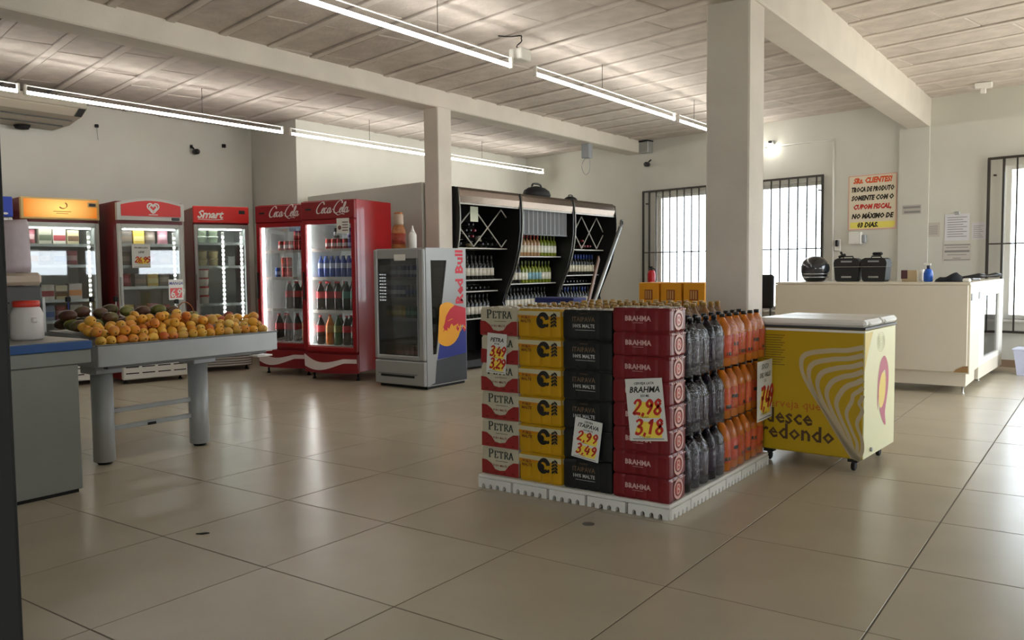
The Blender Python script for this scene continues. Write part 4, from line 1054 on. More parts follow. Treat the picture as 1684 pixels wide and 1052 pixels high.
row(cB, BMs['colab'], [.135], .10, z, 'bottle', 'cola bottle with wide pink red label, bottom shelf of front cola fridge', 'bottle', None)
row(cB, BMs['cola'], [.25], .10, z, 'bottle', 'cola bottle at the right end of bottom shelf, front cola fridge', 'bottle', None)
row(cB, BMs['cola'], xr(-.2, .25, 4), .23, z, 'bottle', 'cola bottle, second row, bottom shelf, front cola fridge', 'bottle', 'second row bottles, front cola fridge')
# rear cola fridge
z = 1.487
g = 'red cans on the top shelf of the rear cola fridge'
row(cA, CM['redw'], xr(-.10, -.02, 2) + [.06], .10, z, 'can', 'white banded red can, top shelf, rear cola fridge', 'can', g)
row(cA, CM['red'], xr(.06, .27, 4), .19, z, 'can', 'red can, back of top shelf, rear cola fridge', 'can', g + ' at the back')
row(cA, CM['red'], xr(.06, .27, 4), .19, z, 'can', 'red can, upper layer of top shelf, rear cola fridge', 'can', g + ' upper layer', .1225)
row(cA, CM['red'], xr(.13, .27, 3), .10, z, 'can', 'red can, front right of top shelf, rear cola fridge', 'can', g + ' front right')
z = 1.167
row(cA, CM['red'], xr(-.06, .02, 2), .10, z, 'can', 'red can, lower layer of second shelf, rear cola fridge', 'can', 'red cans on the second shelf, rear cola fridge')
row(cA, CM['red'], xr(-.06, .02, 2), .10, z, 'can', 'red can, upper layer of second shelf, rear cola fridge', 'can', 'red cans upper layer second shelf, rear cola fridge', .1225)
row(cA, CM['red'], [.24], .10, z, 'can', 'single red can at right of second shelf, rear cola fridge', 'can', None)
row(cA, CM['blue'], [-.16], .10, z, 'can', 'blue and white can on the second shelf of the rear cola fridge', 'can', None)
z = .787
for k, y in enumerate((.10, .22)): row(cA, BMs['cola'], xr(.01, .255, 3), y, z, 'bottle', 'cola bottle, middle shelf, rear cola fridge, ' + ('front row' if k == 0 else 'second row'), 'bottle', 'cola bottles middle shelf rear fridge row %d' % (k + 1))
z = .396
row(cA, BMs['cola'], xr(-.16, .12, 3), .10, z, 'bottle', 'cola bottle, front row, bottom shelf, rear cola fridge', 'bottle', 'cola bottles bottom shelf rear fridge')
row(cA, BMs['oran'], [.25], .10, z, 'bottle', 'orange soda bottle on the bottom shelf of the rear cola fridge', 'bottle', None)
row(cA, BMs['cola'], xr(-.16, .2, 3), .22, z, 'bottle', 'cola bottle, second row, bottom shelf, rear cola fridge', 'bottle', 'second row cola bottles rear fridge')

# silver framed fridges along the left wall
def upright(name, label, x, y, rz, W_, H_, sidem, frame, zdoor, zhead, headstyle, shelves, kick, led):
    t = thing(name, label, 'fridge', (x, y, 0), rz); D_ = .66
    shell(t, W_, H_ - .01, D_, .05, sidem, INNERD, .34, zdoor[1] - .04)
    feet(t, W_, D_, .052)
    door(t, W_, zdoor[0], zdoor[1], .045, frame, GLASS, -1, SILVER)
    wire_shelves(t, W_, D_, shelves, mat('shelf_wire', 'b9bfbb', .4, .3))
    if kick == 'slots':
        k = MB().box(-W_ / 2, W_ / 2, -.06, 0, .05, .26, .012).build('kick_panel', WHITE, t)
        s_ = MB().box(-.07, .07, -.062, -.055, -.006, .006).mesh('slot', BLACKM)
        for zz in (.12, .19):
            for q in range(4): obj('slot', s_, k, (-W_ * .36 + q * W_ * .24, 0, zz))
    else:
        MB().box(-W_ / 2 + .01, W_ / 2 - .01, -.03, 0, .055, .27).build('kick_panel', GREYM, t)
        for q in range(6): 
            mb = MB(); pts = [(-W_ / 2 + .02, -.03, .075 + q * .03), (-W_ / 4, -.07, .073 + q * .03), (W_ / 4, -.07, .073 + q * .03), (W_ / 2 - .02, -.03, .075 + q * .03)]
            mb.tube(smooth_line(pts, 4), .009, 6).build('slat', WHITE, t)
    MB().box(-W_ / 2 + .08, W_ / 2 - .08, .012, .045, zdoor[1] - .066, zdoor[1] - .053).build('added_cabinet_lamp', LEDW, t)  # unseen lamp strip, added to brighten the cabinet interior
    if led:
        for xx in led:
            MB().box(xx - .016, xx + .016, .02, .03, .38, zdoor[1] - .09, .003).build('led_rail', WHITE, t)
            c = MB()
            n = 24
            for q in range(n): zz = .40 + (zdoor[1] - .51) * q / n; c.box(xx - .014, xx + .014, .012, .0195, zz, zz + .020)
            o = c.build('led_and_reflected_dots', LEDW if name == 'display_fridge' else mat('led_and_reflected_dim', (.9, .92, .9, 1), .5, emit=3.0), t); o['kind'] = 'stuff'
    return t
# leftmost blue headed fridge, mostly out of frame
bf = upright('display_freezer', 'blue headed freezer cut off at the left edge of photo', -6.60, 1.62, math.radians(80), .74, 2.06, WHITE, WHITE, (.29, 1.83), 0, '', (.8, 1.15, 1.5), 'slots', ())
h = MB().box(-.37, .37, -.05, 0, 1.84, 2.05, .008).build('header', mat('header_blue', '1c3fae', .4), bf); m_ = MB(); add_poly(m_, ell(.30, 1.875, .025, .012, 10), on_face('front', (0, -.05, 0))); m_.build('header_print', WHITEM, h)
# yellow header
yf = upright('display_freezer', 'white framed freezer with glowing orange yellow header at left', -6.505, 2.465, math.radians(79.4), .79, 2.07, REDD, mat('frame_grey', 'b3b5ae', .4, .2), (.29, 1.80), 0, '', (.72, .95, 1.33, 1.56), 'slots', (.29,))
h = MB().box(-.395, .395, -.055, 0, 1.83, 2.065, .008).build('header', mat('header_cream', 'd9b878', .4), yf)
def glow_header(name, c0, c1):
    m = mat(name, c0, .4); nt = m.node_tree; b = nt.nodes['Principled BSDF']
    tc = nt.nodes.new('ShaderNodeTexCoord'); mp = nt.nodes.new('ShaderNodeMapping'); mp.inputs['Location'].default_value = (0, 0, -1.95 * 4.2); mp.inputs['Scale'].default_value = (2.6, 0.0, 4.2)
    gr = nt.nodes.new('ShaderNodeTexGradient'); gr.gradient_type = 'SPHERICAL'; rp = nt.nodes.new('ShaderNodeValToRGB')
    rp.color_ramp.elements[0].color = rgb(c0); rp.color_ramp.elements[1].color = rgb(c1)
    nt.links.new(tc.outputs['Object'], mp.inputs[0]); nt.links.new(mp.outputs[0], gr.inputs[0]); nt.links.new(gr.outputs[0], rp.inputs[0]); nt.links.new(rp.outputs[0], b.inputs['Base Color']); nt.links.new(rp.outputs[0], b.inputs['Emission Color']); b.inputs['Emission Strength'].default_value = .35
    return m
MB().box(-.365, .365, -.058, -.054, 1.852, 2.045).build('header_sign', glow_header('header_orange', 'e07a12', 'ffe07a'), h)
m_ = MB(); f = on_face('front', (0, -.058, 0)); add_stroke(m_, ell(.02, 1.985, .04, .034, 12, -2.6, 1.0), .014, f, nib=.6); add_poly(m_, [(-.08, 1.915), (.10, 1.915), (.10, 1.921), (-.08, 1.921)], f); add_poly(m_, [(-.05, 1.895), (.07, 1.895), (.07, 1.9), (-.05, 1.9)], f); m_.build('header_print', mat('header_brown', 'a5621c', .5), h)
MB().box(.27, .37, -.061, -.057, 1.975, 2.03).build('bezel', mat('header_cream', 'd9b878', .4), h); MB().box(.285, .355, -.063, -.06, 1.985, 2.015).build('thermostat', BLACK, h)
# heart emblem freezer
kf = upright('display_freezer', 'white framed ice cream freezer with red arched header and heart emblem', -6.02, 3.225, math.radians(76.5), .73, 2.05, REDD, mat('frame_white', 'c9c8c0', .4), (.29, 1.79), 0, '', (.72, 1.08, 1.32, 1.56), 'slots', (.27,))
arch = [(-.365, 1.83), (.365, 1.83), (.365, 2.02)] + [(.365 - .73 * k / 12, 2.02 + .06 * math.sin(PI * k / 12)) for k in range(1, 12)] + [(-.365, 2.02)]
h = MB().prism(arch, -.07, 0, 'xz').build('header', mat('frame_white', 'c9c8c0', .4), kf)
arch2 = [(-.325, 1.875), (.325, 1.875), (.325, 2.0)] + [(.325 - .65 * k / 12, 2.0 + .05 * math.sin(PI * k / 12)) for k in range(1, 12)] + [(-.325, 2.0)]
MB().prism(arch2, -.074, -.069, 'xz').build('header_sign', REDB, h)
m_ = MB(); f = on_face('front', (0, -.074, 0))
for s_ in (1.0, .62): add_stroke(m_, [(a * .062 * s_ + .02, b * .058 * s_ + 1.965) for a, b in HEART], .015 * (1 if s_ == 1 else .9), f, smooth=4, closed=True)
add_poly(m_, [(-.03, 1.89), (.07, 1.89), (.07, 1.898), (-.03, 1.898)], f); m_.build('emblem', WHITEM, h)
MB().box(.22, .31, -.08, -.072, 1.835, 1.868, .004).build('thermostat', BLACK, h)
# red headed fridge
sf = upright('display_fridge', 'silver door fridge with red header beside the rear cola fridge', -6.218, 4.308, math.radians(65.5), .668, 2.05, REDD, mat('door_silver', 'a9aaa6', .35, .4), (.29, 1.83), 0, '', (.84, 1.31, 1.60), 'slats', (.02, .245))  # one of the two LED columns is a reflection built as glowing dots
h = MB().box(-.334, .334, -.045, 0, 1.85, 2.055, .006).build('header', REDB, sf)
m_ = MB(); add_text(m_, 'Smart', .135, on_face('front', (0, -.045, 0)), .03, .3, 'LEFT', .92, du=-.29, dv=1.91); add_stroke(m_, [(-.28, 1.895), (-.1, 1.888), (.02, 1.897)], .008, on_face('front', (0, -.045, 0))); m_.build('lettering', WHITEM, h)
MB().box(.21, .285, -.048, -.044, 1.965, 2.01).build('thermostat', BLACK, h)

# frozen goods
def carton_mesh(name, w_, d_, h_, col, band):
    mb = MB().box(-w_ / 2, w_ / 2, -d_ / 2, d_ / 2, 0, h_, .004); mb.m = 1
    mb.box(-w_ / 2 + .004, w_ / 2 - .004, -d_ / 2 - .0012, -d_ / 2 - .0002, h_ * .25, h_ * .6)
    return mb.mesh(name, [mat('pk_' + col, col, .5), mat('pk_' + band, band, .5)])
def tub_mesh(name, r, h_, col, lid):
    return MB().lathe([(r * .82, 0), (r, h_ * .84), (r * 1.05, h_ * .85), (r * 1.05, h_), (r * .98, h_)], 14, mis=[0, 1, 1, 1]).mesh(name, [mat('pk_' + col, col, .45), mat('pk_' + lid, lid, .45)])
TUB = tub_mesh('tub', .065, .11, 'd5d0c2', 'b2342c'); TUBY = tub_mesh('tub', .06, .10, 'c9b98a', '9c8f6a'); TUBG = tub_mesh('tub', .06, .085, 'a9b59a', 'c9ccc0')
for k in range(4):
    o = tag(obj('tub', TUB, None, local(sf, -.21, .12, .842 + k * .1105)), 'white tub with red lid, %s in the stack inside the red headed fridge' % ('lowest', 'second', 'third', 'topmost')[k], 'tub')
for zz, mm, nm in ((1.312, TUBY, 'yellowish tub'), (1.602, TUBG, 'greenish tub')):
    for q, xx in enumerate((-.215, -.08)):
        for lv in range(2): tag(obj('tub', mm, None, local(sf, xx, .12, zz + lv * (.1004 if zz < 1.4 else .0855) + .0005)), '%s on the %s shelf of the red headed fridge, %s %s' % (nm, 'second' if zz < 1.4 else 'top', ('left', 'right')[q], ('below', 'above')[lv]), 'tub')
for q, xx in enumerate((-.2, -.05, .1)): tag(obj('tub', TUB, None, local(sf, xx, .16, .352)), 'white tub at the bottom of the red headed fridge, %s one' % ('left', 'middle', 'right')[q], 'tub')
tag(obj('carton', carton_mesh('carton', .12, .1, .13, '8f9692', '6a6f6e'), None, local(sf, .11, .14, 1.312)), 'grey carton on the second shelf of the red headed fridge', 'carton')
def bag_mesh(name, w_, h_, d_, col, band):
    mb = MB(); n = 10; rows = 6; vs = []
    for r in range(rows + 1):
        v = r / rows; th = d_ * math.sin(PI * min(max(v, .04), .96)) ** .6
        for i in range(n):
            a = 2 * PI * i / n; vs.append((w_ / 2 * math.cos(a) * (1 - .12 * math.sin(PI * v)), th / 2 * math.sin(a), v * h_))
    mb.add(vs, [(r * n + i, r * n + (i + 1) % n, (r + 1) * n + (i + 1) % n, (r + 1) * n + i) for r in range(rows) for i in range(n)] + [tuple(range(n))[::-1], tuple(rows * n + i for i in range(n))], True)
    for k in range(2 * n, 4 * n): mb.mi[k] = 1
    return mb.mesh(name, [mat('pk_' + col, col, .35), mat('pk_' + band, band, .35)])
def fill(fr, zs, kinds, xs, y, where, cat_of):
    for s_, z in enumerate(zs):
        for q, xx in enumerate(xs):
            me, nm, lab = kinds[(s_ * 3 + q) % len(kinds)]
            o = obj(nm, me, None, local(fr, xx, y + rnd.uniform(0, .015), z + .0015), (0, 0, fr.rotation_euler[2]))
            tag(o, '%s, %s from left, %s shelf, %s' % (lab, ('first', 'second', 'third', 'fourth', 'fifth')[q], ('lowest', 'second', 'third', 'fourth', 'fifth')[s_], where), nm)
K1 = [(carton_mesh('carton', .13, .12, .17, 'd5cfc0', 'b04a50'), 'carton', 'white carton with red band'), (carton_mesh('carton', .12, .12, .16, 'c9bb95', '7a5a44'), 'carton', 'beige carton with brown band'),
      (carton_mesh('carton', .14, .12, .18, 'cfc6bd', 'd88a3a'), 'carton', 'white carton with orange band'), (bag_mesh('bag', .13, .16, .09, '8a7a70', 'b9a394'), 'bag', 'brownish frozen bag'), (carton_mesh('carton', .12, .12, .17, '8f98a5', '3e62a0'), 'carton', 'grey carton with blue band'),
      (bag_mesh('bag', .12, .165, .09, 'b0606a', 'd8b0b0'), 'bag', 'pink frozen bag'), (carton_mesh('carton', .13, .12, .175, 'a5a08e', '5f6650'), 'carton', 'olive grey carton')]
fill(yf, (.352, .722, .952, 1.332, 1.562), K1, (-.27, -.13, .01, .15), .13, 'the orange headed freezer', None)
K2 = [(bag_mesh('bag', .13, .17, .1, 'c98a98', 'e0b6c0'), 'bag', 'pale pink frozen bag'), (bag_mesh('bag', .12, .15, .1, 'a2323c', 'c0606a'), 'bag', 'red frozen bag'), (carton_mesh('carton', .13, .12, .15, '6e645c', '8c7a6a'), 'carton', 'brown frozen carton'),
      (carton_mesh('carton', .12, .12, .16, 'd8b44a', 'e8d890'), 'carton', 'yellow frozen carton'), (bag_mesh('bag', .13, .16, .1, '7d6f66', 'a89a8c'), 'bag', 'grey brown frozen bag')]
fill(kf, (.352, .722, 1.082, 1.322, 1.562), K2, (-.24, -.10, .04, .18), .13, 'the heart emblem freezer', None)
# price card stuck on the heart freezer's door and pink bag tie
f0 = local(kf, -.12, -.046, 1.30)
price_sign('price_sign', 'white price sign taped on the heart emblem freezer door', .20, .26, f0, 0, 0, [('PROMOÇÃO', .026, .215), ('LEVE', .03, .165)], [('26,95', .06)], .062, INKO, rot=(0, 0, kf.rotation_euler[2]))

# silver energy drink fridge
t = rb = thing('energy_drink_fridge', 'silver low fridge with red bull on a yellow sun on its side', 'fridge', (-3.232, 4.35, 0), 0)
W_, D_, H_ = .71, .66, 1.475
SG = mat('energy_silver', 'a6a7a6', .35, .35); SGD = mat('energy_grey', '84868a', .4, .3)
a, b = -W_ / 2, W_ / 2
MB().box(a, a + .03, 0, D_, .03, H_, .006).box(a + .03, b - .03, D_ - .04, D_, .03, H_).box(a + .03, b - .03, 0, D_ - .04, H_ - .09, H_, .004).box(a + .03, b - .03, 0, D_ - .04, .03, .30).build('case', SG, t)
# right side with slanted window
out = [(0, .03), (D_, .03), (D_, H_), (0, H_)]; slit = [(.075, 1.345), (.335, 1.345), (.15, .36), (.095, .36)]
mb = MB()
for q in ([(0, .03), (.095, .36), (.075, 1.345), (0, H_)], [(0, .03), (D_, .03), (.15, .36), (.095, .36)], [(D_, .03), (D_, H_), (.335, 1.345), (.15, .36)], [(0, H_), (.075, 1.345), (.335, 1.345), (D_, H_)]): mb.prism(q, b - .03, b, 'yz')
mb.build('side_panel', SG, t)
MB().prism(slit, b - .012, b - .008, 'yz').build('side_window', GLASSD, t)
MB().box(a + .03, a + .036, .01, D_ - .04, .30, H_ - .09).box(a + .036, b - .03, D_ - .05, D_ - .04, .30, H_ - .09).build('liner', mat('energy_liner', 'bfc2c4', .5), t)
d = MB().box(a, a + .055, -.045, 0, .30, H_ - .01, .012).box(b - .075, b, -.045, 0, .30, H_ - .01, .012).box(a + .055, b - .075, -.045, 0, H_ - .11, H_ - .01, .006).box(a + .055, b - .075, -.045, 0, .30, .345, .006).build('door', SG, t)
MB().box(a + .055, b - .075, -.03, -.026, .345, H_ - .11).build('glass', GLASSD, d)
MB().box(a + .31, a + .47, -.0475, -.0455, H_ - .13, H_ - .065).build('sticker', WHITEM, d)
MB().box(b - .088, b - .074, -.05, -.03, .345, H_ - .11, .004).build('handle', SGD, d)
k_ = MB().box(a, b, -.045, 0, .035, .29, .01).build('kick_panel', SG, t)
MB().box(a + .09, b - .14, -.047, -.04, .115, .14).build('vent', BLACKM, k_); MB().box(a + .06, b - .10, -.052, -.04, .145, .158).build('ledge', SGD, k_)
MB().box(a + .02, b - .02, .02, D_ - .02, 0, .035).build('base', BLACKM, t)
wire_shelves(t, W_ - .0, D_, (.50, .73, .95, 1.16), mat('energy_shelf', '8a8d90', .4, .4), .02)
led = MB()  # glowing dots put in for a reflection in the door glass
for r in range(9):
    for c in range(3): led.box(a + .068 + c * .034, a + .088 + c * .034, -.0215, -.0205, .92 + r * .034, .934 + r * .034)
o = led.build('led_and_reflected_dots', mat('led_and_reflected_dim', (.9, .92, .9, 1), .5, emit=3.0), t); o['kind'] = 'stuff'
MB().box(a + .06, a + .165, -.0205, -.017, .91, 1.30).build('reflected_dot_panel', SGD, t)  # backing board added behind the reflected dots
# printed side
mb = MB(); f = on_face('right', (b, 0, 0), .0008)
add_poly(mb, [(.16, .30), (.655, .33), (.655, .62), (.24, .62)], f); mb.build('print_blue', mat('print_navy', '1f2d86', .4), t)
mb = MB(); add_poly(mb, [(.04, .04), (.655, .04), (.655, .335), (.15, .295), (.12, .06)], f); mb.build('print_grey', mat('print_slate', '3b3e44', .45), t)
mb = MB(); f = on_face('right', (b, 0, 0), .0014)
sun = [(min(max(u, .165 + .10 * (v - .42)), .652), v) for u, v in ell(.33, .665, .235, .235, 28)]
add_poly(mb, sun, f); mb.build('print_sun', mat('print_amber', 'f0a81c', .4), t)
mb = MB(); f = on_face('right', (b, 0, 0), .002)
bull = [(.0, .06), (.06, .16), (.02, .24), (.08, .38), (.14, .62), (.3, .85), (.52, 1.0), (.8, .93), (1.0, .86), (1.0, .1), (.94, .0), (.86, .12), (.9, .28), (.74, .22), (.66, .04), (.58, .14), (.6, .3), (.44, .24), (.38, .34), (.3, .14), (.2, .22), (.2, .08), (.1, .14)]
add_poly(mb, [(.255 + u * .39, .565 + v * .30) for u, v in bull], f); mb.build('print_bull', mat('print_crimson', 'c8102e', .4), t)
mb = MB(); f = on_face('right', (b, 0, 0), .0026)
for p in ([(.36, .60), (.40, .66), (.44, .61)], [(.46, .585), (.5, .66), (.52, .62), (.56, .655)], [(.30, .575), (.33, .60)], [(.55, .58), (.60, .63), (.64, .60)], [(.34, .70), (.42, .72)]): add_stroke(mb, p, .014, f, nib=.5)
mb.build('print_horn', mat('print_amber', 'f0a81c', .4), t)
mb = MB(); add_text(mb, 'Red Bull', .175, on_face('right', (b, .60, 1.165), .0014, PI / 2), .035, 0, 'CENTER', 1.0, 1.0); mb.build('lettering', mat('print_crimson', 'c8102e', .4), t)
for s_, (z, m1, m2, nm) in enumerate(((.305, 'sred', 'sred', 'dull red'), (.7305, 'syel', 'sgrn', 'yellow'), (.9505, 'sbl', 'silver', 'blue silver'), (1.1605, 'sbl', 'sbl', 'dark blue'))):
    for k, y in enumerate((.08, .15)):
        for q in range(10):
            x = a + .095 + q * .058
            me = CM[m1] if q < 5 else CM[m2]; cn = nm if (q < 5 or m1 == m2) else {'sgrn': 'green', 'silver': 'silver'}[m2]
            tag(obj('can', me, None, local(rb, x, y, z + .0005)), '%s slim can, %s from left, %s row, %s shelf, silver energy fridge' % (cn, ORD[q], ('front', 'second')[k], ('lowest', 'second', 'third', 'top')[s_]), 'can', '%s slim cans, %s row' % (cn, ('front', 'second')[k]))
# on top of it
t = thing('glass_jar', 'tall amber glass jar on the silver fridge beside the red fridge', 'jar', (-3.50, 4.62, H_ + .001), 0)
MB().lathe([(.065, 0), (.078, .01), (.078, .2), (.06, .25), (.045, .27), (.05, .38), (.045, .40), (0, .405)], 14).build('glass', mat('jar_glass', 'a8673a', .2, noise=.3, nscale=18), t)
MB().lathe([(.052, .26), (.056, .28), (.056, .37), (.05, .38)], 14).build('lid', mat('jar_lid', 'b39a86', .4), t)
MB().lathe([(.0785, .05), (.0785, .17)], 14).build('label', mat('jar_label', '9c3a28', .5, noise=.3, nscale=30), t)
t = thing('squeeze_bottle', 'white squeeze bottle standing on the silver fridge', 'bottle', (-3.33, 4.66, H_ + .001))
MB().lathe([(.038, 0), (.043, .01), (.043, .15), (.03, .18)], 12).build('body', WHITE, t); MB().lathe([(.026, .18), (.012, .215), (.006, .25), (0, .252)], 10).build('nozzle', WHITEM, t)

# ------------------------------------------------------------------ wine racks
RKB = mat('rack_black', '100f0f', .45); RBR = mat('rack_bronze', '6d5f54', .22, .75); SHW = mat('rack_shelf', 'b9b6ad', .45)
WG = mat('wine_dark', '12140f', .15); WGG = mat('wine_green', '6f7a1e', .2); WROS = mat('wine_clear', 'a5805a', .2)
def wine(name, glass, lab, cap):
    m0 = MB().lathe([(.03, 0), (.038, .006), (.038, .19), (.03, .215), (.0145, .235), (.0145, .30), (.016, .302), (.016, .31)], 10).mesh('wine_bottle', glass)
    l = MB().lathe([(.0386, .05), (.0386, .15)], 10).mesh('label', mat('wl_' + lab, lab, .55))
    c = MB().lathe([(.0155, .245), (.0165, .312), (.012, .315)], 8).mesh('capsule', mat('wc_' + cap, cap, .35))
    return m0, l, c
WN = {'dw': wine('w', WG, 'd6d2c6', '7a1420'), 'dk': wine('w', WG, 'cfcabc', '1a1a1c'), 'am': wine('w', WROS, 'd2c9b4', '8a2a20'), 'gr': wine('w', WGG, 'dcdccb', '4f5a22'), 'grb': wine('w', WGG, '7aa5b0', '55601f'), 'bl': wine('w', WG, 'd0c8b0', '24408c'), 'go': wine('w', WG, 'c9b78a', '16161a')}
def wine_at(rk, kind, x, y, z, lab, grp, lie=False):
    b0, l0, c0 = WN[kind]
    if lie: o = obj('wine_bottle', b0, None, local(rk, x, y, z), (PI / 2, 0, rk.rotation_euler[2]))
    else: o = obj('wine_bottle', b0, None, local(rk, x, y, z), (0, 0, rnd.uniform(0, 6)))
    tag(o, lab, 'bottle', grp); obj('label', l0, o); obj('capsule', c0, o); return o
def rack(Y0, Y1, label, right_end):
    W_ = Y1 - Y0 - .004
    t = thing('wine_rack', label, 'wine rack', (-3.57, (Y0 + Y1) / 2, 0), PI / 2)
    prof = [(.78, 0), (-.02, 0), (-.02, .12), (.04, .35), (.20, .58), (.29, .80), (.215, 1.0), (.10, 1.25), (.025, 1.5), (-.012, 1.75), (-.014, 2.0), (.01, 2.22), (.06, 2.25), (.78, 2.25)]
    edge = [(p[0], p[1]) for p in prof[1:12]]
    for s_ in (-1, 1):
        x0 = s_ * W_ / 2; sp = MB().prism(prof, min(x0, x0 - s_ * .028), max(x0, x0 - s_ * .028), 'yz').build('side_panel', RKB, t)
        if s_ < 0 or right_end: MB().tube([(x0 - s_ * .014, p[0] - .006, p[1]) for p in smooth_line([(a_, b_, 0) for a_, b_ in edge], 2)], .010, 5).build('edge_trim', mat('rack_trim', '8f8d86', .35, .5) if s_ < 0 else RKB, sp)
    xa, xb = -W_ / 2 + .029, W_ / 2 - .029
    MB().box(xa, xb, .755, .78, .0, 2.24).build('back_panel', RKB, t)
    MB().box(xa, xb, .0, .755, .03, .12).build('base', RKB, t)
    mb = MB().prism([(.03, 2.245), (.75, 2.245), (.75, 2.225), (.06, 2.215), (.03, 2.06), (.0, 2.06), (-.012, 2.14), (.0, 2.21)], xa, xb, 'yz'); mb.build('canopy', RBR, t)
    MB().box(xa, xb, .005, .035, 2.04, 2.058).build('canopy_trim', SHW, t)
    return t, W_
def rshelf(t, W_, z, y0, m=SHW):
    MB().box(-W_ / 2 + .03, W_ / 2 - .03, y0, .752, z - .016, z, .002).build('shelf', m, t)
def lattice(t, W_, z0, z1, y0, c0, st, cols):
    zm = (z0 + z1) / 2; xl, xr_ = -W_ / 2 + .032, W_ / 2 - .032
    segs = []
    for k in range(-1, cols + 1):
        c = c0 + st * k
        segs += [((c - st / 2, zm), (c, z1)), ((c, z1), (c + st / 2, zm)), ((c + st / 2, zm), (c, z0)), ((c, z0), (c - st / 2, zm))]
    for p, q in segs:
        if p[0] > q[0]: p, q = q, p
        if q[0] <= xl + .02 or p[0] >= xr_ - .02: continue
        if p[0] < xl: f_ = (xl - p[0]) / (q[0] - p[0]); p = (xl, p[1] + (q[1] - p[1]) * f_)
        if q[0] > xr_: f_ = (xr_ - p[0]) / (q[0] - p[0]); q = (xr_, p[1] + (q[1] - p[1]) * f_)
        MB().tube([(p[0], y0, p[1]), (q[0], y0, q[1])], .011, 4).build('lattice_bar', SHW, t)
    return c0 - st / 2, st
r1, w1 = rack(5.74, 7.06, 'left wine rack beside the slim pillar, with diamond lattice and paper tag', False)
r2, w2 = rack(7.065, 8.42, 'middle wine rack with grey pleated blind above the bottles', False)
r3, w3 = rack(8.425, 9.70, 'right wine rack with diamond lattice, nearest the back wall', True)
for r_, w_, zs in ((r1, w1, (1.52, 1.11, .96, .60)), (r2, w2, (1.42, 1.04, .66)), (r3, w3, (1.53, 1.14, 1.0, .64))):
    for z in zs: rshelf(r_, w_, z, .20 if z > 1.3 else .29 if z > 1.02 else .36, SHW)
def shelf_row(rk, W_, z, y, seq, lab, grp):
    n = int((W_ - .12) / .087)
    for q in range(n):
        kd = seq(q, n); wine_at(rk, kd[0], -W_ / 2 + .08 + q * .087, y, z + .0008, ORD[q] + ' from left: ' + kd[1] + ' ' + lab, kd[1] + ' ' + grp)
shelf_row(r1, w1, 1.11, .35, lambda q, n: ('dw', 'red capped dark wine bottle') if q < 6 else ('dk', 'black capped dark wine bottle'), 'on middle shelf, left wine rack', 'left rack middle')
shelf_row(r1, w1, .60, .43, lambda q, n: ('dk', 'dark wine bottle'), 'on low shelf, left wine rack', 'left rack low')
shelf_row(r2, w2, 1.42, .255, lambda q, n: ('am', 'amber wine bottle with pale label') if q < 9 else ('gr', 'green wine bottle with pale label'), 'on upper shelf, middle wine rack', 'middle rack upper')
shelf_row(r2, w2, 1.04, .35, lambda q, n: ('dk', 'dark wine bottle with white label') if q < 5 else ('gr', 'green wine bottle with white label') if q < 7 else ('grb', 'green wine bottle with blue label') if q < 11 else ('gr', 'green wine bottle with white label'), 'on second shelf, middle wine rack', 'middle rack second')
shelf_row(r2, w2, .66, .43, lambda q, n: ('dk', 'dark wine bottle'), 'on low shelf, middle wine rack', 'middle rack low')
shelf_row(r3, w3, 1.14, .35, lambda q, n: ('go', 'dark wine bottle with tan label') if q < 4 else ('bl', 'blue capped wine bottle'), 'on middle shelf, right wine rack', 'right rack middle')
shelf_row(r3, w3, .64, .43, lambda q, n: ('bl' if q % 3 else 'dk', 'dark wine bottle'), 'on low shelf, right wine rack', 'right rack low')
for rk, W_, z, nm in ((r1, w1, .961, 'left'), (r3, w3, 1.001, 'right')):
    n = int((W_ - .14) / .095)
    for q in range(n): wine_at(rk, 'dk', -W_ / 2 + .1 + q * .095, .72, z + .0385, '%s from left: dark bottle lying on the narrow shelf of the %s wine rack' % (ORD[q], nm), 'lying bottles narrow shelf %s rack' % nm, True)
# diamond compartments with lying bottles
x0, st = lattice(r1, w1, 1.535, 2.03, .21, -.09, .60, 1)
for k in range(1):
    c = x0 + st * (k + .5)
    for i, (dx, dz) in enumerate([(0, .055), (-.045, .13), (.045, .13), (-.09, .205), (0, .205), (.09, .205), (-.045, .28), (.045, .28)]):
        wine_at(r1, ('dk', 'go', 'dw')[i % 3], c + dx, .56, 1.537 + dz, 'wine bottle lying in the diamond of the left wine rack, %s from its foot' % ORD[i], 'lying bottles, left rack lattice', True)
for s_, xx in enumerate((-.50, -.40, -.30, .16, .26, .36, .46)):
    for lv in range(2 if s_ in (1, 5) else 1): wine_at(r1, ('dk', 'go')[(lv + s_) % 2], xx, .56, 1.537 + .036 + lv * .08, 'wine bottle lying under the diamonds of left wine rack, %s heap, %s bottle' % (ORD[s_], ('lower', 'upper')[lv]), 'lying bottles, left rack corners', True)
x0, st = lattice(r3, w3, 1.545, 2.03, .21, -.06, .46, 1)
for k in range(2):
    for i, (dx, dz) in enumerate([(-.2, 0), (-.11, 0), (-.02, 0), (.07, 0), (-.155, .08), (-.065, .08)] if k == 0 else [(-.16, 0), (-.07, 0), (.02, 0), (.11, 0), (-.115, .08)]):
        wine_at(r3, 'dw', x0 + st * k + dx, .56, 1.547 + .036 + dz, 'red capped bottle lying under the right rack lattice, %s heap, %s bottle' % (ORD[k], ORD[i]), 'lying bottles, right rack', True)
tag(MB().box(-.08, .08, -.002, 0, 0, .19).build('paper_tag', mat('paper_green_white', 'c9cdb5', .7), None, local(r1, -.09, .195, 1.85), (0, 0, PI / 2)), 'square paper tag on the lattice of the left wine rack', 'tag')
bl = MB(); n = 22
pts = []
for i in range(n + 1): pts.append((-w2 / 2 + .035 + (w2 - .14) * i / n, .05 + (.02 if i % 2 else 0)))
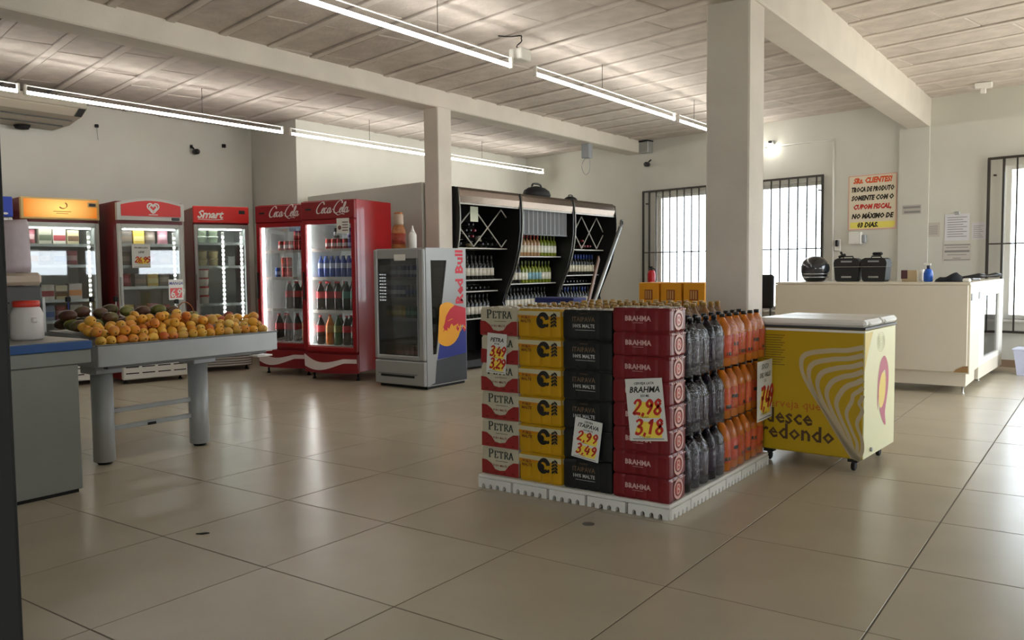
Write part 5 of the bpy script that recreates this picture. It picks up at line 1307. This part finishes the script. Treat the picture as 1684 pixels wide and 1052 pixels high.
bl.prism(pts + [(x, y + .006) for x, y in pts[::-1]], 1.72, 2.05, 'xy'); tg = bl.build('blind', mat('blind_grey', '5c5d5f', .5), r2); tg['label'] = 'grey pleated blind'
MB().box(-w2 / 2 + .03, w2 / 2 - .10, .045, .09, 1.705, 1.72).build('blind_rail', DGREY, r2)
# bags on the racks
def bag(x, y, z, s_, lab):
    t = thing('backpack', lab, 'bag', (x, y, z), PI / 2)
    mb = MB().lathe([(.25 * s_, 0), (.27 * s_, .05 * s_), (.24 * s_, .14 * s_), (.16 * s_, .2 * s_), (.05 * s_, .235 * s_), (0, .24 * s_)], 14); mb.v = [(a_ * 1.08, b_ * .65, c_ * .72) for a_, b_, c_ in mb.v]; mb.build('body', BLACKM, t)
    MB().tube(smooth_line([(-.13 * s_, 0, .14 * s_), (-.09 * s_, 0, .20 * s_), (.09 * s_, 0, .20 * s_), (.13 * s_, 0, .14 * s_)], 4), .016 * s_).build('handle', BLACK, t)
bag(-3.84, 7.86, 2.251, .95, 'black backpack lying on top of the middle wine rack')
bag(-3.88, 8.85, 2.251, .5, 'small black bag on top of the right wine rack')
# pole and plank leaning on the right rack
t = thing('pole', 'grey pole with ring end leaning on the right wine rack', 'pole', (-3.43, 8.25, 0))
MB().tube([(0, 0, .02), (-.02, 1.39, 1.88)], .030, 8).build('shaft', SILVER, t); MB().tube([(-.02, 1.43 + .035 * math.cos(a_), 1.945 + .045 * math.sin(a_)) for a_ in [k * PI / 5 for k in range(10)]], .014, 6, True).build('ring', DGREY, t); MB().cyl(0, 0, 0, .05, .036, 8).build('ferrule', RUBBER, t)
pa, pb_ = Vector((-3.15, 7.76, .008)), Vector((-3.52, 9.08, 1.40)); dv = pb_ - pa
pl_ = MB().box(-.045, .045, -.012, .012, 0, dv.length, .003).build('plank', mat('plank_wood', '6f5240', .7, noise=.2, nscale=8, stretch=(1, 1, .2)), None, pa); pl_.rotation_euler = dv.to_track_quat('Z', 'X').to_euler(); tag(pl_, 'brown wooden plank leaning against the right wine rack', 'plank')
# blue rimmed low display table in front of the racks
t = thing('display_table', 'low display table with dark blue rim in front of the wine racks', 'table', (-1.70, 5.10, 0))
MB().box(-.25, .22, -.13, .13, .90, .952, .008).build('tabletop', mat('rim_blue', '1e2a66', .4), t)
for x in (-.21, .18):
    for y in (-.09, .09): MB().box(x - .02, x + .02, y - .02, y + .02, 0, .90).build('leg', GREYM, t)
MB().box(-.21, .18, -.10, .10, .25, .27).build('shelf', GREYM, t)

# ------------------------------------------------------------------ fruit stand
TBL = mat('stand_grey', 'a9adae', .4, .15, noise=.04)
t = thing('fruit_stand', 'grey metal fruit stand on two round legs, piled with fruit', 'stand', (-2.62, 1.25, 0))
MB().box(.315, .335, -.70, .70, .655, .79, .004).build('front_panel', TBL, t)
MB().box(-.335, -.315, -.70, .70, .655, .79, .004).build('back_panel', TBL, t)
for y in (-.70, .68): MB().box(-.315, .315, y, y + .02, .655, .79, .003).build('end_panel', TBL, t)
MB().box(-.315, .315, -.68, .68, .66, .68).build('tray_floor', GREYM, t)
MB().prism([(.31, .745), (.31, .70), (-.31, .70), (-.31, .865), (.06, .85)], -.68, .68, 'xz').build('sloped_board', GREYM, t)
MB().box(.305, .338, -.705, .705, .788, .797, .003).build('rim', mat('rim_dark', '6d6f70', .4, .4), t)
for y in (-.585, .125):
    lg = MB().lathe([(.062, .018), (.068, .022), (.068, .60)], 20, (.155, y, 0)).build('leg', TBL, t)
    MB().lathe([(.04, 0), (.045, .006), (.045, .02)], 12, (.155, y, 0)).build('foot', BLACKM, lg)
    MB().box(.06, .25, y - .09, y + .09, .60, .655, .006).build('bracket', GREYM, t)
for z in (.34, .225):
    MB().box(.145, .165, -.52, .06, z - .016, z + .016, .004).build('crossbar', TBL, t)
MB().box(.155, .172, -.28, -.22, .21, .228).build('clip', BLACKM, t)
MB().box(-.3, .3, -.62, .62, .635, .655).build('underframe', mat('under_grey', '6f7070', .5, .2), t)
for z in (.60, .64): MB().box(.10, .20, .62, .76, z - .006, z + .006, .002).build('side_bracket', WHITE, t)
FR = []
def fruit_mat(name, c1, c2, c3):
    m = mat(name, c1, .38); nt = m.node_tree; b_ = nt.nodes['Principled BSDF']
    tc = nt.nodes.new('ShaderNodeTexCoord'); oi = nt.nodes.new('ShaderNodeObjectInfo'); ad = nt.nodes.new('ShaderNodeVectorMath'); ad.operation = 'ADD'
    sc = nt.nodes.new('ShaderNodeMath'); sc.operation = 'MULTIPLY'; sc.inputs[1].default_value = 40
    n_ = nt.nodes.new('ShaderNodeTexNoise'); n_.inputs['Scale'].default_value = 9; n_.inputs['Detail'].default_value = 3
    rp = nt.nodes.new('ShaderNodeValToRGB'); e = rp.color_ramp.elements; e[0].position = .32; e[0].color = rgb(c2); e[1].position = .68; e[1].color = rgb(c3); q = e.new(.5); q.color = rgb(c1)
    nt.links.new(oi.outputs['Random'], sc.inputs[0]); nt.links.new(tc.outputs['Object'], ad.inputs[0]); nt.links.new(sc.outputs[0], ad.inputs[1]); nt.links.new(ad.outputs[0], n_.inputs['Vector']); nt.links.new(n_.outputs['Fac'], rp.inputs[0]); nt.links.new(rp.outputs[0], b_.inputs['Base Color'])
    return m
def fruit_mesh(name, r, l, m, seed):
    mb = MB(); rg = random.Random(seed)
    prof = []
    for k in range(9):
        a_ = -PI / 2 + PI * k / 8; prof.append((r * math.cos(a_) * (1 + .06 * math.sin(a_)), l / 2 * math.sin(a_)))
    prof[0] = (0, -l / 2); prof[-1] = (.0, l / 2 - .004); prof.insert(-1, (.006, l / 2 - .001))
    mb.lathe(prof, 12); ph = rg.uniform(0, 6)
    mb.v = [(x * (1 + .06 * math.sin(2 * math.atan2(y, x) + ph)) + .08 * r * (z / l) ** 2 * 4, y, z) for x, y, z in mb.v]
    return mb.mesh(name, m)
MY = fruit_mat('mango_yellow', 'e8ad3a', 'de8a2a', 'f0c458'); MO = fruit_mat('mango_orange', 'dd8a34', 'c0542c', 'e8ab48'); MP = fruit_mat('mango_pale', 'd9b054', 'c98a3a', 'e2c46a'); MRd = fruit_mat('mango_red', 'b2502e', '8c2f26', 'c9773a')
MD = fruit_mat('mango_dark', '5a3a2a', '44201f', '5f5a26'); MGn = fruit_mat('mango_green', '5f6228', '4a3a22', '7c7a30')
def stem_of(o, l): pass
kinds = {'yellow': MY, 'orange': MO, 'pale yellow': MP, 'reddish': MRd}
FMs = {k: [fruit_mesh('mango', .033, .079, m, i) for i in range(2)] for k, m in kinds.items()}
DMs = {'dark red brown': [fruit_mesh('mango', .0395, .118, MD, 5)], 'olive green': [fruit_mesh('mango', .0395, .118, MGn, 6)]}
STEM = MB().lathe([(.004, 0), (.003, .007), (.0035, .009)], 6).mesh('stem', mat('fruit_stem', '3f2c1a', .8))
def put_fruit(me, p, ax, lab, grp, l):
    d_ = Vector(ax).normalized(); q = d_.to_track_quat('Z', 'Y')
    o = obj('mango', me, None, p); o.rotation_euler = q.to_euler(); tag(o, lab, 'fruit', grp)
    s_ = obj('stem', STEM, o, (0, 0, l / 2 - .003)); return o
def zb(x): u = x + 2.62; return .745 + (.31 - u) / .25 * .105 if u > .06 else .85 + (.06 - u) / .37 * .015
RN = ('front row', 'second row', 'third row', 'fourth row', 'fifth row', 'back row')
ORD += ['seventeenth', 'eighteenth', 'nineteenth', 'twentieth']
PILE = []
for ri in range(6):
    x = -2.345 - .060 * ri
    y0, y1 = (.585, 1.89) if ri < 3 else (.60, 1.87) if ri < 4 else (.62, 1.83) if ri < 5 else (.98, 1.78)
    n = int((y1 - y0) / .0735)
    for q in range(n + 1):
        y = y0 + (y1 - y0) * q / n + rnd.uniform(-.004, .004)
        f = (y - .6) / 1.3; g = min(max((y - .75) / .35, .0), 1)
        c = rnd.choices(['yellow', 'orange', 'pale yellow', 'reddish'], [5, 3 if f < .5 else 1, 1.5 if f < .4 else 5, .7 + (2.2 if f > .75 else 0)])[0]
        if ri >= 3 and f < .6: c = rnd.choice(['yellow', 'yellow', 'orange'])
        ax = (rnd.uniform(.6, 1), rnd.uniform(-.3, .3), rnd.uniform(-.3, .3)) if rnd.random() < .8 else (rnd.uniform(-.3, .3), 1, rnd.uniform(-.2, .2))
        lift = (0, .022, .045, .055, .055, .04)[ri] * g
        PILE.append([Vector((x + rnd.uniform(-.005, .005), y, zb(x) + lift + .036 + rnd.uniform(-.003, .004))), Vector(ax).normalized(), .0335, .040, rnd.choice(FMs[c]), '%s mango, %s from left, %s of the fruit pile' % (c, ORD[q], RN[ri]), '%s mangoes, %s' % (c, RN[ri]), .079])
for ri, (x, lift, y0, y1) in enumerate(((-2.665, .0, .60, .95), (-2.735, .0, .59, 1.30), (-2.81, .02, .59, 1.50), (-2.86, .0, .60, 1.55))):
    n = max(int((y1 - y0) / .112), 1)
    for q in range(n + 1):
        y = y0 + (y1 - y0) * q / n + rnd.uniform(-.01, .01)
        c = 'dark red brown' if rnd.random() < .6 else 'olive green'
        PILE.append([Vector((x, y, zb(x) + lift + .045 + rnd.uniform(-.005, .005))), Vector((rnd.uniform(-.7, .7), 1, rnd.uniform(-.15, .25))).normalized(), .040, .060, DMs[c][0], '%s mango, %s from left, %s of the dark fruit' % (c, ORD[q], ('front row', 'second row', 'third row', 'back row')[ri]), '%s long mangoes %d' % (c, ri), .118])
def reach(it, d):   # half extent of an ellipsoid along the unit direction d
    c = abs(it[1].dot(d)); return math.sqrt((it[3] * c) ** 2 + it[2] ** 2 * (1 - c * c)) * 1.06
for sweep in range(90):
    for i in range(len(PILE)):
        A_ = PILE[i]
        for j in range(i + 1, len(PILE)):
            B_ = PILE[j]; dv = B_[0] - A_[0]; l = dv.length
            if l > .16: continue
            u_ = dv / l; gap = reach(A_, u_) + reach(B_, u_) - l
            if gap > 0: A_[0] -= u_ * gap * .5; B_[0] += u_ * gap * .5
        p = A_[0]; p.z -= .0010 if sweep < 70 else 0
        up_ = Vector((.42 if p.x > -2.58 else .04, 0, 1)).normalized(); fl_ = zb(p.x) + .004 + reach(A_, up_) * 1.07 / up_.z
        if p.z < fl_: p.z = fl_
        p.x = min(max(p.x, -2.855), -2.62 + .30 - .045); p.y = min(max(p.y, .575 + .02 + A_[3] * .5), 1.92 - A_[3])
for p, ax, r_, l_, me, lab, grp, L_f in PILE: put_fruit(me, p, ax, lab, grp, L_f)
# card holders
def holder(x, y, h_, lab, stemm, card=False):
    z_ = zb(x) - .0005; h_ += .80 - z_
    t = thing('card_holder', lab, 'card holder', (x, y, z_))
    MB().cyl(0, 0, 0, h_, .004, 6).build('rod', stemm, t); MB().box(-.012, .012, -.016, .016, h_, h_ + .035, .005).build('clip', BLACKM, t)
    if card:
        MB().box(-.002, .002, -.06, .06, h_ + .03, h_ + .185).build('card', WHITEM, t)
        mb = MB(); f = on_face('right', (.002, 0, h_)); add_poly(mb, [(-.05, .045), (.05, .045), (.05, .12), (-.05, .12)], f); mb.build('card_print', REDB, t)
        mb = MB(); add_text(mb, 'MANGA', .032, on_face('right', (.002, 0, h_), .001), .02, .2, dv=.145); mb.build('lettering', mat('card_blue', '4a55a0', .6), t)
        mb = MB(); add_digits(mb, '6,99', .055, on_face('right', (.002, 0, h_), .0018), -.045, .055, .2); mb.build('price', WHITEM, t)
holder(-2.921, .70, .255, 'card holder with blue rod at the left of the dark fruit', mat('rod_blue', '2f3f9a', .4))
holder(-2.921, .865, .25, 'empty card holder with black clip, second from the left in the dark fruit', SILVER)
holder(-2.921, 1.04, .245, 'empty card holder with black clip, third from the left in the dark fruit', SILVER)
holder(-2.921, 1.52, .21, 'card holder with red price card behind the fruit', SILVER, True)
bsk = MB().tube([( -2.66 + .0 * k, 1.42 + .075 * math.cos(PI * k / 10), .92 + .11 * math.sin(PI * k / 10)) for k in range(11)], .004, 5)
tag(bsk.build('wire_handle', mat('wire_copper', '9c5a2c', .4, .5)), 'thin copper coloured wire hoop sticking out of the fruit', 'wire')

# ------------------------------------------------------------------ checkout counter at the left
CK = mat('checkout_grey', '888a84', .5, .1, noise=.03)
t = thing('checkout_counter', 'grey checkout counter with blue edge at the left', 'checkout counter', (-2.33, -.6, 0))
MB().box(-.44, .44, -.9, .82, .02, .735, .004).build('cabinet', CK, t)
MB().box(-.43, .43, -.88, .80, 0, .02).build('plinth', BLACKM, t)
MB().box(-.45, .445, -.92, .895, .737, .815, .004).build('apron', CK, t)
MB().box(-.455, .452, -.93, .90, .817, .866, .004).build('blue_edge', mat('edge_blue', '1f4f8c', .45), t)
MB().box(-.44, .438, -.92, .888, .866, .872).build('countertop', mat('checkout_top', '8d8a80', .4), t)
t = thing('plastic_jar', 'translucent white jar with red lid on the checkout counter', 'jar', (-2.18, .085, .8725))
MB().lathe([(.075, 0), (.086, .01), (.086, .15), (.07, .185), (.062, .19)], 16).build('body', mat('jar_plastic', 'd8d2cf', .35), t)
MB().lathe([(.068, .19), (.07, .192), (.07, .22), (.064, .225)], 16).build('lid', mat('lid_red', 'd8392a', .4), t); MB().box(.05, .1, -.015, .015, .10, .13, .006).build('handle', mat('jar_plastic', 'd8d2cf', .35), t)
t = thing('scale_printer', 'dark grey machine with beige top behind the white jar', 'machine', (-2.50, .055, .8725))
MB().box(-.16, .16, -.24, .20, 0, .305, .012).build('body', mat('machine_grey', '4d4d4c', .45), t); MB().box(-.165, .165, -.245, .205, .31, .385, .02).build('top_cover', mat('machine_beige', 'c4b3a0', .45), t)
MB().box(.12, .165, .19, .215, .02, .24, .006).build('side_trim', SILVER, t)
for k in range(4):
    for j in range(3): MB().box(.16, .163, -.2 + j * .11 + (k % 2) * .03, -.13 + j * .11 + (k % 2) * .03, .10 + k * .035, .108 + k * .035).build('vent_slot', BLACKM, t)
pb = MB().lathe([(.13, 0), (.135, .04), (.132, .14), (.13, .27), (.12, .30), (.0, .31)], 18)
pb.v = [(x * .85, y * 1.0, z + .02 * (y / .13) * (z > .25)) for x, y, z in pb.v]
tag(pb.build('plastic_bag_roll', mat('lilac_bag', 'b3a5a8', .4, noise=.06, nscale=10, bump=.3, bscale=12), None, (-2.435, .10, 1.2585)), 'lilac roll of plastic bags on top of the machine at left', 'bag roll')
# small scraps on the floor
tag(MB().prism([(-.03, -.008), (.0, -.014), (.03, .004), (.01, .012)], 0, .004, 'xy').build('floor_scrap', BLACKM, None, (-.62, .13, .0005), (0, 0, .6)), 'small dark scrap on the floor in the foreground', 'scrap')
tag(MB().lathe([(.03, 0), (.03, .003)], 10).build('floor_scrap', mat('scrap_grey', '6d675e', .6), None, (.84, 1.28, .0005)), 'flat grey spot of litter in front of pallet', 'scrap')
